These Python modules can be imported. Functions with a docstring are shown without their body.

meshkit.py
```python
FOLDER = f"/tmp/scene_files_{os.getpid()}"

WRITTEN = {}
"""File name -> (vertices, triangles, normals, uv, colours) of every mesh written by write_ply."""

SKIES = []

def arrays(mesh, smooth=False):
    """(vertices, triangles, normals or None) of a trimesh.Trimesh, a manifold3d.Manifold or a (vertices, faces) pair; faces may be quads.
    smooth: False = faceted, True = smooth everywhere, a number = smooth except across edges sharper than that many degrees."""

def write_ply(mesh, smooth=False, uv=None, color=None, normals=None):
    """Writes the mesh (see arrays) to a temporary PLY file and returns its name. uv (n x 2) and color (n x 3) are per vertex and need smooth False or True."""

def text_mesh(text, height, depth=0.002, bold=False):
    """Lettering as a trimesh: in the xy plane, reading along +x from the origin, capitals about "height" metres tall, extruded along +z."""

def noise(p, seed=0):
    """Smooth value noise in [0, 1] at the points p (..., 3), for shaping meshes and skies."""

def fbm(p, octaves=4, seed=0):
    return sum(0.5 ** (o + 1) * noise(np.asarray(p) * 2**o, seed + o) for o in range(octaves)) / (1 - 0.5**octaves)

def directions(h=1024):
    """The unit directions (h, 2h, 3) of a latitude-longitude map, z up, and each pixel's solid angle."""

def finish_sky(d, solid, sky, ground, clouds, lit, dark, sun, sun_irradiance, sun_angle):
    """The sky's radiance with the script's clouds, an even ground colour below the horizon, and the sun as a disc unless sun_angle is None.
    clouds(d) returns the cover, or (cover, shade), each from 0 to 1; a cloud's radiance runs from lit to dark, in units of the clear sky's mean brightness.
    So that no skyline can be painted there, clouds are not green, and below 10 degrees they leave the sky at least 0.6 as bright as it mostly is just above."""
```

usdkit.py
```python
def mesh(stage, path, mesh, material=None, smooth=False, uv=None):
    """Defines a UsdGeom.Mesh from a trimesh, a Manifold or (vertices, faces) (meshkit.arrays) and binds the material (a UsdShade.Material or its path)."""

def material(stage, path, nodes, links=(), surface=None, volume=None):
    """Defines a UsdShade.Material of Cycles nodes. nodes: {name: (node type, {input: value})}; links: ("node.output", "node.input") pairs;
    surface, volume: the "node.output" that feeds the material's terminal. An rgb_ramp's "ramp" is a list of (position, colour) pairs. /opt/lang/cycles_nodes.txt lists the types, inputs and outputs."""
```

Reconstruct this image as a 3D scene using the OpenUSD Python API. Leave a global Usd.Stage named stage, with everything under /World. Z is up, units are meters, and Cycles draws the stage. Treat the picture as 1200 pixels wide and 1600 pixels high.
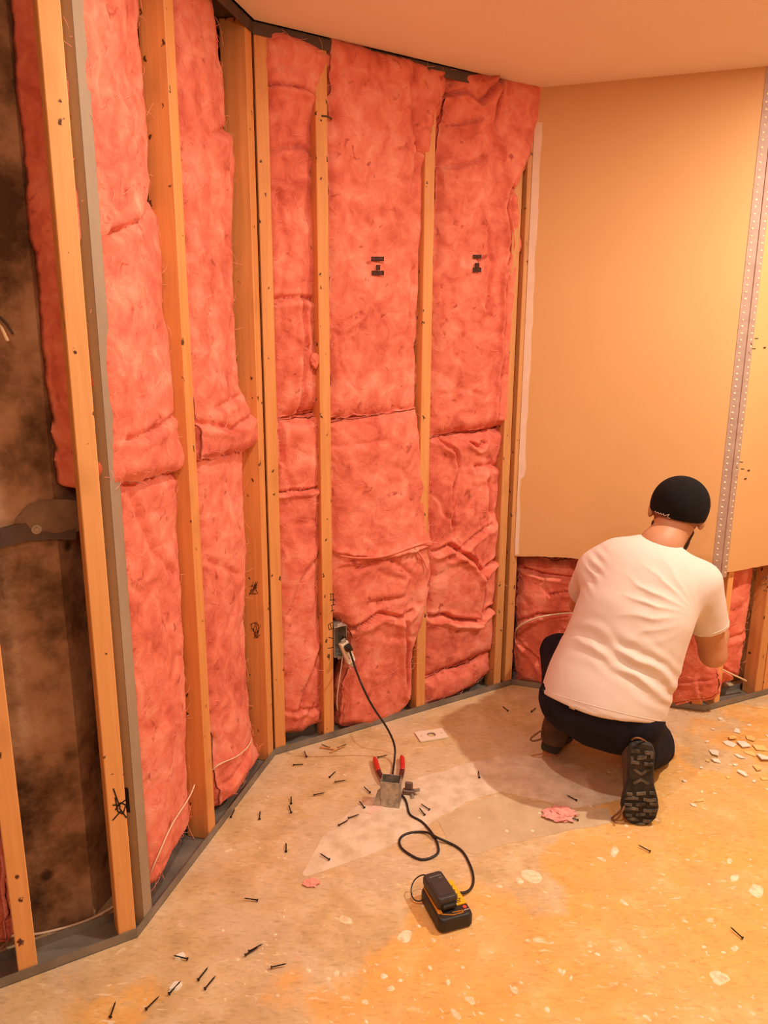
import math, random, numpy as np, trimesh, shapely.geometry as sg, usdkit, meshkit
from pxr import Usd, UsdGeom, UsdLux, UsdShade, Gf, Sdf, Vt
stage = Usd.Stage.CreateInMemory()
UsdGeom.SetStageUpAxis(stage, UsdGeom.Tokens.z); UsdGeom.SetStageMetersPerUnit(stage, 1.0)
UsdGeom.Xform.Define(stage, '/World'); UsdGeom.Scope.Define(stage, '/World/Looks')

# ---------------------------------------------------------------- camera
FPX, EYE = 1155.0, np.array([0, 0, 1.5])
dn = np.array([-28 / FPX, -5056 / FPX, 1.0]); dn /= np.linalg.norm(dn)
UPC = -dn; FWC = np.array([0, 0, 1.0]) - UPC * UPC[2]; FWC /= np.linalg.norm(FWC); RTC = np.cross(UPC, FWC)
if RTC[0] < 0: RTC = -RTC
cam = UsdGeom.Camera.Define(stage, '/World/camera')
cam.CreateHorizontalApertureAttr(27.0); cam.CreateVerticalApertureAttr(36.0); cam.CreateFocalLengthAttr(27.0 * FPX / 1200)
cam.CreateClippingRangeAttr(Gf.Vec2f(0.05, 100)); cam.CreateExposureAttr(0.2)
axes = np.stack([[RTC[i], FWC[i], UPC[i]] for i in range(3)])      # rows: camera x, y, z(fwd) in world
M4 = np.eye(4); M4[0, :3] = axes[0]; M4[1, :3] = axes[1]; M4[2, :3] = -axes[2]; M4[3, :3] = EYE
cam.AddTransformOp().Set(Gf.Matrix4d(*M4.ravel().tolist()))

def ray(x, y):
    c = np.array([(x - 600) / FPX, -(y - 800) / FPX, 1.0]); return np.array([c @ RTC, c @ FWC, c @ UPC])
def fl(x, y, z=0.0):
    r = ray(x, y); return EYE + r * ((z - EYE[2]) / r[2])
def at(x, y, Y):
    r = ray(x, y); return EYE + r * (Y / r[1])

# ---------------------------------------------------------------- lamps outside the frame: recessed downlights of the room, and added fill
WARM = (1.0, 0.86, 0.71)
def lamp(name, x, y, power, r=0.03, col=WARM):
    l = UsdLux.DiskLight.Define(stage, '/World/' + name); l.CreateRadiusAttr(r); l.CreateIntensityAttr(power / (math.pi ** 2 * r * r)); l.CreateColorAttr(Gf.Vec3f(*col)); l.CreateNormalizeAttr(False)
    l.AddTranslateOp().Set(Gf.Vec3d(x, y, 2.436))
lamp('ceiling_lamp', 1.70, 1.98, 39)
lamp('ceiling_lamp_001', 0.10, 1.45, 14)
lamp('ceiling_lamp_002', 1.3, 0.5, 6)  # added fill, no such fixture known; lifts the whole room
def fill_bulb(name, x, y, z, power, r=0.045, col=WARM):  # sphere light used only for added fill
    l = UsdLux.SphereLight.Define(stage, '/World/' + name); l.CreateRadiusAttr(r); l.CreateIntensityAttr(power / (4 * math.pi ** 2 * r * r)); l.CreateColorAttr(Gf.Vec3f(*col)); l.AddTranslateOp().Set(Gf.Vec3d(x, y, z))
fill_bulb('added_fill_bulb', -0.2, -0.3, 2.05, 14)  # added unseen fill, hung low so it brightens the ceiling
fill_bulb('added_fill_bulb_001', 1.6, -0.9, 2.05, 14)  # second added fill light, also there to brighten the ceiling

# ---------------------------------------------------------------- materials
def mat(name, nodes, links, surface='p.BSDF'):
    return usdkit.material(stage, '/World/Looks/' + name, nodes, links, surface=surface)
def plain(name, c, rough=0.5, metal=0.0, **kw):
    return mat(name, {'p': ('principled_bsdf', {'base_color': c, 'roughness': rough, 'metallic': metal, **kw})}, [])
def noisy(name, c1, c2, scale, rough=0.8, detail=5, bump=0.3, bscale=None, dist=0.003, stretch=(1, 1, 1), lo=0.3, hi=0.7, metal=0.0, **kw):
    n = {'g': ('geometry', {}), 'm': ('mapping', {'scale': stretch}), 'n': ('noise_texture', {'scale': scale, 'detail': detail, 'roughness': 0.6}),
         'r': ('rgb_ramp', {'ramp': [(lo, c1), (hi, c2)]}), 'n2': ('noise_texture', {'scale': bscale or scale * 3, 'detail': 4}),
         'b': ('bump', {'strength': bump, 'distance': dist}), 'p': ('principled_bsdf', {'roughness': rough, 'metallic': metal, **kw})}
    l = [('g.position', 'm.vector'), ('m.vector', 'n.vector'), ('m.vector', 'n2.vector'), ('n.fac', 'r.fac'), ('r.color', 'p.base_color'), ('n2.fac', 'b.height'), ('b.normal', 'p.normal')]
    return mat(name, n, l)
def wood(name, c1, c2, knot):
    n = {'g': ('geometry', {}), 'm': ('mapping', {'scale': (22, 22, 1.0)}), 'n': ('noise_texture', {'scale': 3.0, 'detail': 4, 'distortion': 0.6}),
         'r': ('rgb_ramp', {'ramp': [(0.3, c1), (0.7, c2)]}),
         'mk': ('mapping', {'scale': (1, 1, 0.62)}), 'v': ('voronoi_texture', {'scale': 24, 'randomness': 1.0}), 'nd': ('noise_texture', {'scale': 70, 'detail': 2}), 'va': ('vector_math', {'math_type': 'multiply_add', 'vector2': (0.022, 0.022, 0.022)}),
         'rk': ('rgb_ramp', {'ramp': [(0.0, (1, 1, 1)), (0.09, (1, 1, 1)), (0.14, (0, 0, 0))]}),
         'v2': ('voronoi_texture', {'scale': 9, 'randomness': 1.0}), 'rk2': ('rgb_ramp', {'ramp': [(0.0, (0.5, 0.5, 0.5)), (0.3, (0, 0, 0))]}),
         'x': ('mix_color', {'b': knot}), 'x2': ('mix_color', {'b': tuple(0.75 * a for a in c1)}),
         'b': ('bump', {'strength': 0.15, 'distance': 0.002}), 'p': ('principled_bsdf', {'roughness': 0.6})}
    l = [('g.position', 'm.vector'), ('m.vector', 'n.vector'), ('n.fac', 'r.fac'), ('g.position', 'mk.vector'), ('g.position', 'nd.vector'), ('nd.color', 'va.vector1'), ('mk.vector', 'va.vector3'), ('va.vector', 'v.vector'), ('mk.vector', 'v2.vector'),
         ('v.distance', 'rk.fac'), ('v2.distance', 'rk2.fac'), ('r.color', 'x2.a'), ('rk2.color', 'x2.fac'), ('x2.result', 'x.a'), ('rk.color', 'x.fac'), ('x.result', 'p.base_color'), ('n.fac', 'b.height'), ('b.normal', 'p.normal')]
    return mat(name, n, l)
def batt_mat(name, c1, c2, c3):
    n = {'g': ('geometry', {}), 'n0': ('noise_texture', {'scale': 3.2, 'detail': 3, 'roughness': 0.6}),
         'n': ('noise_texture', {'scale': 16, 'detail': 6, 'roughness': 0.6, 'distortion': 0.5}),
         'mx': ('mix_float', {'fac': 0.62}), 'r': ('rgb_ramp', {'ramp': [(0.34, c1), (0.5, c2), (0.66, c3)]}),
         'n2': ('noise_texture', {'scale': 46, 'detail': 6, 'roughness': 0.65, 'distortion': 0.9}), 'n3': ('noise_texture', {'scale': 190, 'detail': 4, 'distortion': 1.0}),
         'n4': ('noise_texture', {'scale': 23, 'detail': 3, 'roughness': 0.5, 'distortion': 0.7}), 'r4': ('rgb_ramp', {'ramp': [(0.64, (0, 0, 0)), (0.73, (0.75, 0.75, 0.75))]}), 'x4': ('mix_color', {'b': (0.40, 0.06, 0.04)}), 'mb': ('mix_float', {'fac': 0.35}), 'b': ('bump', {'strength': 0.5, 'distance': 0.009}),
         'p': ('principled_bsdf', {'roughness': 1.0, 'specular_ior_level': 0.05, 'sheen_weight': 0.15, 'sheen_tint': (1, 0.6, 0.5)})}
    l = [('g.position', 'n0.vector'), ('g.position', 'n.vector'), ('g.position', 'n2.vector'), ('g.position', 'n3.vector'), ('n0.fac', 'mx.a'), ('n.fac', 'mx.b'), ('mx.result', 'r.fac'), ('g.position', 'n4.vector'), ('n4.fac', 'r4.fac'), ('r4.color', 'x4.fac'), ('r.color', 'x4.a'), ('x4.result', 'p.base_color'),
         ('n2.fac', 'mb.a'), ('n3.fac', 'mb.b'), ('mb.result', 'b.height'), ('b.normal', 'p.normal')]
    return mat(name, n, l)
PINK = batt_mat('pink_fibreglass', (0.58, 0.11, 0.072), (0.82, 0.215, 0.138), (0.92, 0.36, 0.25))
PINKF = plain('pink_fibre', (0.95, 0.36, 0.28), 1.0)
WOOD = [wood('pine_a', (0.66, 0.265, 0.075), (0.77, 0.345, 0.11), (0.10, 0.035, 0.012)), wood('pine_b', (0.54, 0.235, 0.075), (0.66, 0.31, 0.105), (0.08, 0.03, 0.01)), wood('pine_c', (0.76, 0.355, 0.115), (0.85, 0.43, 0.16), (0.10, 0.03, 0.01))]
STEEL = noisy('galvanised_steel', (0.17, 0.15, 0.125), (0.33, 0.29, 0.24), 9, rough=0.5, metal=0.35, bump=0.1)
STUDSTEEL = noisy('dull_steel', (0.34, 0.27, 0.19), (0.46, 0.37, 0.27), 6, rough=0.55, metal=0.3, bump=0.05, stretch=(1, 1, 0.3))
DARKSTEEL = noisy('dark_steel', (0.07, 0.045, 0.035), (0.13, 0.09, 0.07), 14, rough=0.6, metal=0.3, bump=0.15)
PAINT = noisy('tan_wall_paint', (0.68, 0.375, 0.148), (0.71, 0.40, 0.165), 2.5, rough=0.65, bump=0.04, bscale=260, dist=0.001)
PAPER = noisy('bare_drywall_paper', (0.78, 0.55, 0.42), (0.85, 0.63, 0.5), 12, rough=0.9)
GYPSUM = noisy('gypsum_core', (0.85, 0.76, 0.62), (0.9, 0.83, 0.7), 40, rough=0.9)
CEIL = noisy('ceiling_paint', (0.90, 0.77, 0.69), (0.93, 0.80, 0.72), 3, rough=0.9, bump=0.06, bscale=90, dist=0.002)
WHITEWALL = plain('far_wall_paint', (0.75, 0.55, 0.36), 0.8)
BEAD = noisy('bead_metal', (0.42, 0.29, 0.23), (0.52, 0.38, 0.31), 30, rough=0.5, metal=0.25, bump=0.05)
CONC = None
def concrete():
    n = {'g': ('geometry', {}), 'n': ('noise_texture', {'scale': 4.2, 'detail': 7, 'roughness': 0.66}), 'r': ('rgb_ramp', {'ramp': [(0.36, (0.08, 0.042, 0.021)), (0.46, (0.22, 0.12, 0.062)), (0.54, (0.37, 0.21, 0.115)), (0.66, (0.50, 0.32, 0.195))]}),
         'v': ('voronoi_texture', {'scale': 13}), 'rv': ('rgb_ramp', {'ramp': [(0.12, (0.2, 0.2, 0.2)), (0.26, (1, 1, 1))]}), 'n5': ('noise_texture', {'scale': 2.2, 'detail': 2}), 'rm': ('rgb_ramp', {'ramp': [(0.45, (0, 0, 0)), (0.6, (1, 1, 1))]}),
         'x': ('mix_color', {'blend_type': 'multiply'}), 'n2': ('noise_texture', {'scale': 30, 'detail': 6}), 'b': ('bump', {'strength': 0.6, 'distance': 0.01}), 'p': ('principled_bsdf', {'roughness': 0.95, 'specular_ior_level': 0.2})}
    l = [('g.position', 'n.vector'), ('g.position', 'v.vector'), ('g.position', 'n5.vector'), ('n.fac', 'r.fac'), ('v.distance', 'rv.fac'), ('r.color', 'x.a'), ('rv.color', 'x.b'), ('n5.fac', 'rm.fac'), ('rm.color', 'x.fac'), ('x.result', 'p.base_color'), ('g.position', 'n2.vector'), ('n2.fac', 'b.height'), ('b.normal', 'p.normal')]
    return mat('stained_concrete', n, l)
CONC = concrete()
def floor_mat():
    # tan subfloor, richer orange away from the walls, pale plaster dust flecks
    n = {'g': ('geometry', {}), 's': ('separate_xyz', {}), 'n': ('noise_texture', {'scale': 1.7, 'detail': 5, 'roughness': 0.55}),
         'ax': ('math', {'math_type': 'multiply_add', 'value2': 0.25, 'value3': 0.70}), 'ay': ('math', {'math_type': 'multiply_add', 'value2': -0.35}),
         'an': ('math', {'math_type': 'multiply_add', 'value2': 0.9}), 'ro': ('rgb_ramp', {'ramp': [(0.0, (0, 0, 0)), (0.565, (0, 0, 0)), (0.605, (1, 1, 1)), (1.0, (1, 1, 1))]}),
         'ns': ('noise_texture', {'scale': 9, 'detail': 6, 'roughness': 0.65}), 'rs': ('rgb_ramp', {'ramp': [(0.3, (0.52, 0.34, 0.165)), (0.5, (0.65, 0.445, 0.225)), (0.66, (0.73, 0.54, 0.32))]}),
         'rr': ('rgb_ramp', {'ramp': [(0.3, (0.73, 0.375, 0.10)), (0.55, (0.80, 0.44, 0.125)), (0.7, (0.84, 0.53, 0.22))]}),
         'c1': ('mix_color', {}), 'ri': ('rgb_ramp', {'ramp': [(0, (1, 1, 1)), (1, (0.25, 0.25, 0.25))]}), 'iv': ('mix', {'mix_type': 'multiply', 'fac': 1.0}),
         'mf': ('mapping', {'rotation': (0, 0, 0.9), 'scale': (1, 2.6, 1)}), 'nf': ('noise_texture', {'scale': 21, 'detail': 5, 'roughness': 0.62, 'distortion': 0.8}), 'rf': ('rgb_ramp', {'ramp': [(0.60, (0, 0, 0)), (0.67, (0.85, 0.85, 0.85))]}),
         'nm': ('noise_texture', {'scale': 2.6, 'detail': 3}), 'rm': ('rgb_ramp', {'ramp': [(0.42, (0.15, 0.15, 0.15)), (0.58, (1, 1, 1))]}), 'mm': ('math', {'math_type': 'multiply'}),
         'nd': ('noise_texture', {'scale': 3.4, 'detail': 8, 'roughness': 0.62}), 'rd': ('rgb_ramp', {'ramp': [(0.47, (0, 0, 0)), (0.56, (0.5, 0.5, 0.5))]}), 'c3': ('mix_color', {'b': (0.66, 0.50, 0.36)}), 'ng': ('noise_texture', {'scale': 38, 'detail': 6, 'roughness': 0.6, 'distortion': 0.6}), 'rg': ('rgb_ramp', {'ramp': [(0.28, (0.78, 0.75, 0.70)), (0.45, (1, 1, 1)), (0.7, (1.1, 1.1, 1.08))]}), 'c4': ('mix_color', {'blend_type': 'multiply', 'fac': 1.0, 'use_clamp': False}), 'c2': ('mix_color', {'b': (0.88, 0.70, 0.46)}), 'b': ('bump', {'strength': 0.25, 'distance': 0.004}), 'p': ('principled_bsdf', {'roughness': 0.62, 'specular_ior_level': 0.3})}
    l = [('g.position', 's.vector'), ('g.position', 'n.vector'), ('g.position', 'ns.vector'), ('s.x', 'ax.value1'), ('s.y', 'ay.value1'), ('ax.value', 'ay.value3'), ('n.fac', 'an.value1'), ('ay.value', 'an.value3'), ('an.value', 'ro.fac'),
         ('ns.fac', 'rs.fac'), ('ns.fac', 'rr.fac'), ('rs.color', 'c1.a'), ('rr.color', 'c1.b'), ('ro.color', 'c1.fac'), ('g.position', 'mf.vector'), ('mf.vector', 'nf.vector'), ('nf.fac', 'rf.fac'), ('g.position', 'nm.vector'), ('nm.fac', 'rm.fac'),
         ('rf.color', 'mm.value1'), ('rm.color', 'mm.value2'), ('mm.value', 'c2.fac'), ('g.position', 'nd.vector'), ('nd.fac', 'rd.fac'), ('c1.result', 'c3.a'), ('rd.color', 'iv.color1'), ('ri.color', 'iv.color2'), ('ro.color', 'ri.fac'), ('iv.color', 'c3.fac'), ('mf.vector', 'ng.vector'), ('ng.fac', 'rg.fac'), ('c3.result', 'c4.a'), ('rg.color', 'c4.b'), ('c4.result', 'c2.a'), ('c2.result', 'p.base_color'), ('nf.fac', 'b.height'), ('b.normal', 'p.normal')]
    return mat('worn_subfloor', n, l)
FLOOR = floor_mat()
PALE = noisy('pale_mottle', (0.62, 0.46, 0.30), (0.80, 0.64, 0.47), 16, rough=0.85, detail=9, bump=.4, bscale=70, lo=.36, hi=.6)  # mottled pale tone for the floor sweep and the belt tag
TANPATCH = noisy('tan_mottle', (0.54, 0.38, 0.22), (0.68, 0.51, 0.31), 12, rough=0.8, detail=7)  # mottled tan tone for the duller floor patch
CHALK = noisy('chalk_plaster', (0.74, 0.53, 0.28), (0.93, 0.80, 0.56), 55, rough=0.9, detail=7, lo=.35, hi=.6)
SHIRT = noisy('white_cotton', (0.71, 0.59, 0.52), (0.76, 0.64, 0.565), 8, rough=0.95, bump=0.2, bscale=320, dist=0.001, sheen_weight=0.1)
NAVY = noisy('navy_cloth', (0.010, 0.009, 0.016), (0.018, 0.016, 0.026), 20, rough=0.95, bump=0.25, bscale=300, dist=0.001, specular_ior_level=0.15)
CAPM = noisy('black_cap_cloth', (0.006, 0.005, 0.005), (0.010, 0.008, 0.008), 40, rough=0.95, bump=0.2, bscale=500, dist=0.001, specular_ior_level=0.2)
SKIN = noisy('tanned_skin', (0.50, 0.22, 0.11), (0.56, 0.26, 0.135), 12, rough=0.55, bump=0.06, bscale=150, dist=0.001)
HAIR = noisy('dark_stubble', (0.035, 0.018, 0.012), (0.07, 0.035, 0.022), 120, rough=0.9, bump=0.5, bscale=400)
RUBBER = noisy('dusty_rubber', (0.045, 0.037, 0.028), (0.20, 0.175, 0.14), 26, rough=0.9, lo=0.42, hi=0.72, bump=0.3, detail=6)
LEATHER = noisy('brown_leather', (0.05, 0.026, 0.016), (0.10, 0.055, 0.032), 30, rough=0.7)
LACE = plain('brown_lace', (0.20, 0.09, 0.035), 0.8)
BLACK = plain('black_plastic', (0.018, 0.016, 0.015), 0.45)
DGREY = noisy('dark_grey_plastic', (0.035, 0.032, 0.028), (0.05, 0.045, 0.04), 60, rough=0.5, bump=0.1)
YELLOW = plain('yellow_plastic', (0.85, 0.48, 0.015), 0.45)
AMBER = plain('amber_plastic', (0.62, 0.22, 0.012), 0.5)
RED = plain('red_grip', (0.62, 0.03, 0.022), 0.4)
REDLED = plain('red_button', (0.85, 0.08, 0.06), 0.4)
WHITEP = plain('white_plastic', (0.84, 0.70, 0.55), 0.45)
CABLE = plain('cable_jacket', (0.80, 0.60, 0.42), 0.5)
INK = plain('black_ink', (0.012, 0.008, 0.006), 0.8)
STAMP = noisy('stamp_ink', (0.025, .010, .007), (.13, .045, .03), 140, rough=1.0)
INK2 = plain('faded_ink', (0.10, 0.045, 0.015), 0.9)
BOXM = noisy('zinc_box', (0.22, 0.20, 0.17), (0.62, 0.57, 0.48), 45, rough=0.45, metal=0.55, bump=0.2, detail=6)
SCREWM = plain('black_screw', (0.03, 0.022, 0.018), 0.55, 0.4)
SLOT = plain('dark_hole', (0.01, 0.006, 0.004), 0.9)
CARD = noisy('pinkish_card', (0.78, 0.52, 0.42), (0.85, 0.60, 0.5), 20, rough=0.9)
STRAW = plain('straw', (0.60, 0.38, 0.19), 0.8)
CHIPY = plain('painted_chip', (0.86, 0.60, 0.22), 0.7)

# ---------------------------------------------------------------- object helpers
used = {}
def path_for(parent, name):
    k = used.get((parent, name), 0); used[(parent, name)] = k + 1
    return f'{parent}/{name}' + (f'_{k:03d}' if k else '')
def tag(p, label=None, cat=None, group=None, kind=None):
    for k, v in (('label', label), ('category', cat), ('group', group), ('kind', kind)):
        if v: p.SetCustomDataByKey(k, v)
    return p
def thing(name, label, cat, loc=(0, 0, 0), group=None, kind=None):
    x = UsdGeom.Xform.Define(stage, path_for('/World', name)); loc = np.asarray(loc, float); x.AddTranslateOp().Set(Gf.Vec3d(*map(float, loc)))
    tag(x.GetPrim(), label, cat, group, kind); return (x.GetPrim(), loc)
def moved(m, loc):
    v, f, _ = meshkit.arrays(m, False); return trimesh.Trimesh(v - loc, f, process=False)
def part(parent, name, mesh, m, smooth=False, label=None, kind=None):
    prim, loc = parent
    u = usdkit.mesh(stage, path_for(str(prim.GetPath()), name), moved(mesh, loc), m, smooth=smooth); tag(u.GetPrim(), label, None, None, kind); return (u.GetPrim(), loc)
def solo(name, mesh, m, label=None, cat=None, smooth=False, group=None, kind=None):
    u = usdkit.mesh(stage, path_for('/World', name), mesh, m, smooth=smooth); tag(u.GetPrim(), label, cat, group, kind); return (u.GetPrim(), np.zeros(3))
def curves(parent, name, lines, width, m, kind='stuff', label=None):
    prim, loc = parent
    c = UsdGeom.BasisCurves.Define(stage, path_for(str(prim.GetPath()), name)); c.CreateTypeAttr('linear')
    c.CreateCurveVertexCountsAttr(Vt.IntArray([len(a) for a in lines])); P = np.vstack(lines) - loc
    c.CreatePointsAttr(Vt.Vec3fArray.FromNumpy(P.astype(np.float32))); c.CreateWidthsAttr(Vt.FloatArray([width] * len(P))); c.SetWidthsInterpolation('vertex')
    UsdShade.MaterialBindingAPI.Apply(c.GetPrim()).Bind(m); tag(c.GetPrim(), label, None, None, kind)
cat_ = trimesh.util.concatenate
def basis(o, x, y, z):
    m = np.eye(4); m[:3, 0] = x; m[:3, 1] = y; m[:3, 2] = z; m[:3, 3] = o; return m
def bevel_box(a, b, r=0.002):
    """box from corner a to corner b with chamfered edges"""
    a, b = np.minimum(a, b), np.maximum(a, b); r = min(r, 0.3 * (b - a).min()); pts = []
    for sx in (0, 1):
        for sy in (0, 1):
            for sz in (0, 1):
                c = np.where([sx, sy, sz], b, a); d = np.where([sx, sy, sz], -r, r)
                for k in range(3):
                    q = c + d; q[k] = c[k]; pts.append(q)
    return trimesh.convex.convex_hull(np.array(pts))
def hull(*ms): return trimesh.convex.convex_hull(np.vstack([m.vertices if hasattr(m, 'vertices') else m for m in ms]))
def resample(P, step):
    P = np.asarray(P, float); d = np.r_[0, np.cumsum(np.linalg.norm(np.diff(P, axis=0), axis=1))]; n = max(2, int(d[-1] / step) + 1); s = np.linspace(0, d[-1], n)
    return np.stack([np.interp(s, d, P[:, k]) for k in range(P.shape[1])], 1)
def spline(P, n=80):
    from scipy.interpolate import make_interp_spline
    P = np.asarray(P, float); d = np.r_[0, np.cumsum(np.linalg.norm(np.diff(P, axis=0), axis=1) ** 0.5)]
    return make_interp_spline(d, P, k=min(3, len(P) - 1))(np.linspace(0, d[-1], n))
def tube(P, r, seg=8, flat=None):
    P = np.asarray(P, float); n = len(P); T = np.gradient(P, axis=0); T /= np.linalg.norm(T, axis=1, keepdims=True) + 1e-12
    R = np.full(n, r) if np.ndim(r) == 0 else np.asarray(r)
    up = np.array([0, 0, 1.0]) if abs(T[0, 2]) < 0.9 else np.array([1.0, 0, 0]); N = []; prev = up
    for t in T:
        a = prev - t * (prev @ t); a /= np.linalg.norm(a) + 1e-12; N.append(a); prev = a
    N = np.array(N); B = np.cross(T, N); th = np.linspace(0, 2 * np.pi, seg, endpoint=False)
    V = (P[:, None] + R[:, None, None] * (np.cos(th)[None, :, None] * N[:, None] * (flat or 1) + np.sin(th)[None, :, None] * B[:, None])).reshape(-1, 3)
    i = np.arange(n - 1)[:, None] * seg; j = np.arange(seg)[None]; k = (j + 1) % seg
    F = np.concatenate([np.stack([i + j, i + seg + k, i + k], -1).reshape(-1, 3), np.stack([i + j, i + seg + j, i + seg + k], -1).reshape(-1, 3)])
    c0, c1 = len(V), len(V) + 1; V = np.vstack([V, P[0], P[-1]]); e = (n - 1) * seg
    F = np.vstack([F, [[c0, a, (a + 1) % seg] for a in range(seg)], [[c1, e + (a + 1) % seg, e + a] for a in range(seg)]])
    m = trimesh.Trimesh(V, F, process=False)
    if m.volume < 0: m.invert()
    return m
def lathe(profile, seg=32): return trimesh.creation.revolve(np.asarray(profile, float), sections=seg)
def ball(c, r):
    m = trimesh.creation.icosphere(2, r); m.apply_translation(c); return m
def cyl(a, b, r, seg=16):
    return trimesh.creation.cylinder(radius=r, segment=np.array([a, b], float), sections=seg)

# ---------------------------------------------------------------- plan: the framing runs round a bay with 45 degree turns
C = np.array([fl(*q)[:2] for q in [(0, 1545), (215, 1465), (430, 1180), (800, 1070), (1100, 1112), (1200, 1085)]])
d0 = (C[1] - C[0]) / np.linalg.norm(C[1] - C[0]); d5 = (C[5] - C[4]) / np.linalg.norm(C[5] - C[4])
W = np.array([C[1] - d0 * 2.3, C[1], C[2], C[3], C[4], C[4] + d5 * 2.2])   # wall corners; run i goes from W[i] to W[i+1]
HT = 2.44
def offset(w):
    """the plan line moved by w toward the room (its right-hand side), mitred"""
    L = []
    for i in range(5):
        t = (W[i + 1] - W[i]) / np.linalg.norm(W[i + 1] - W[i]); n = np.array([t[1], -t[0]]); L.append((W[i] + n * w, t))
    P = [L[0][0]]
    for i in range(4):
        (a, t), (b, s) = L[i], L[i + 1]; k = np.linalg.solve(np.stack([t, -s], 1), b - a); P.append(a + t * k[0])
    n = np.array([L[4][1][1], -L[4][1][0]]); P.append(W[5] + n * w); return np.array(P)
class Run:
    def __init__(s, i):
        s.o = W[i]; s.L = np.linalg.norm(W[i + 1] - W[i]); s.t = (W[i + 1] - W[i]) / s.L; s.n = np.array([s.t[1], -s.t[0]])
        s.M = basis([*s.o, 0], [*s.t, 0], [*s.n, 0], [0, 0, 1])      # local x = along, y = toward room, z = up (left-handed plan, so meshes are re-wound)
    def P(s, u, w, z):
        u, w, z = np.broadcast_arrays(u, w, z); return np.stack([s.o[0] + s.t[0] * u + s.n[0] * w, s.o[1] + s.t[1] * u + s.n[1] * w, z], -1).astype(float)
    def px(s, x, y, w=0.0):
        """pixel to (u, z) on the plane w in front of this run"""
        r = ray(x, y); o = s.o + s.n * w; k = (s.n @ o) / (s.n @ r[:2]); p = EYE + r * k; return np.array([(p[:2] - s.o) @ s.t, p[2]])
    def place(s, m):
        v = np.asarray(m.vertices); q = trimesh.Trimesh(s.P(v[:, 0], v[:, 1], v[:, 2]), np.asarray(m.faces)[:, ::-1], process=False); return q
R1, R2, R3, R4, R5 = [Run(i) for i in range(5)]
RUNS = [R1, R2, R3, R4, R5]

# ---------------------------------------------------------------- setting
def slab(poly, z0, z1):
    m = trimesh.creation.extrude_polygon(poly, z1 - z0, engine='earcut'); m.apply_translation([0, 0, z0]); return m
FND = offset(-0.153); FND[0] = offset(-0.13)[0]
fl_t = offset(-0.13); a, b = fl_t[0], fl_t[0] + d0                              # first stretch of the foundation lies closer behind the studs
k = np.linalg.solve(np.stack([d0, -R2.t], 1), (R2.o - R2.n * 0.153) - a); FND[1] = a + d0 * k[0]
XL, XR, YB = W[0][0] - 0.15, W[5][0] + 0.15, -2.6
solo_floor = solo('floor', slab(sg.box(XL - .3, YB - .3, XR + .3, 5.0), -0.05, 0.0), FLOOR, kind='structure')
ceil_line = offset(0.006)
ceil_poly = sg.Polygon([(XL, YB), *[tuple(p) for p in [(XL, ceil_line[0][1])] + list(ceil_line)], (XR, ceil_line[-1][1]), (XR, YB)])
solo('ceiling', slab(ceil_poly, HT, HT + 0.013), CEIL, kind='structure')
solo('ceiling', slab(sg.box(XL - .3, YB - .3, XR + .3, 5.0), HT + 0.2, HT + 0.25), WOOD[1], kind='structure')
def wall_strip(P, th, z0, z1):
    """a wall along the plan line P with thickness th away from the room"""
    ring = sg.LineString(P).buffer(th, single_sided=True, join_style=2); return slab(ring, z0, z1)
fw = wall_strip([tuple(p) for p in FND], 0.15, 0.0, HT + 0.2)
solo('wall_left', fw, CONC, kind='structure')
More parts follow.
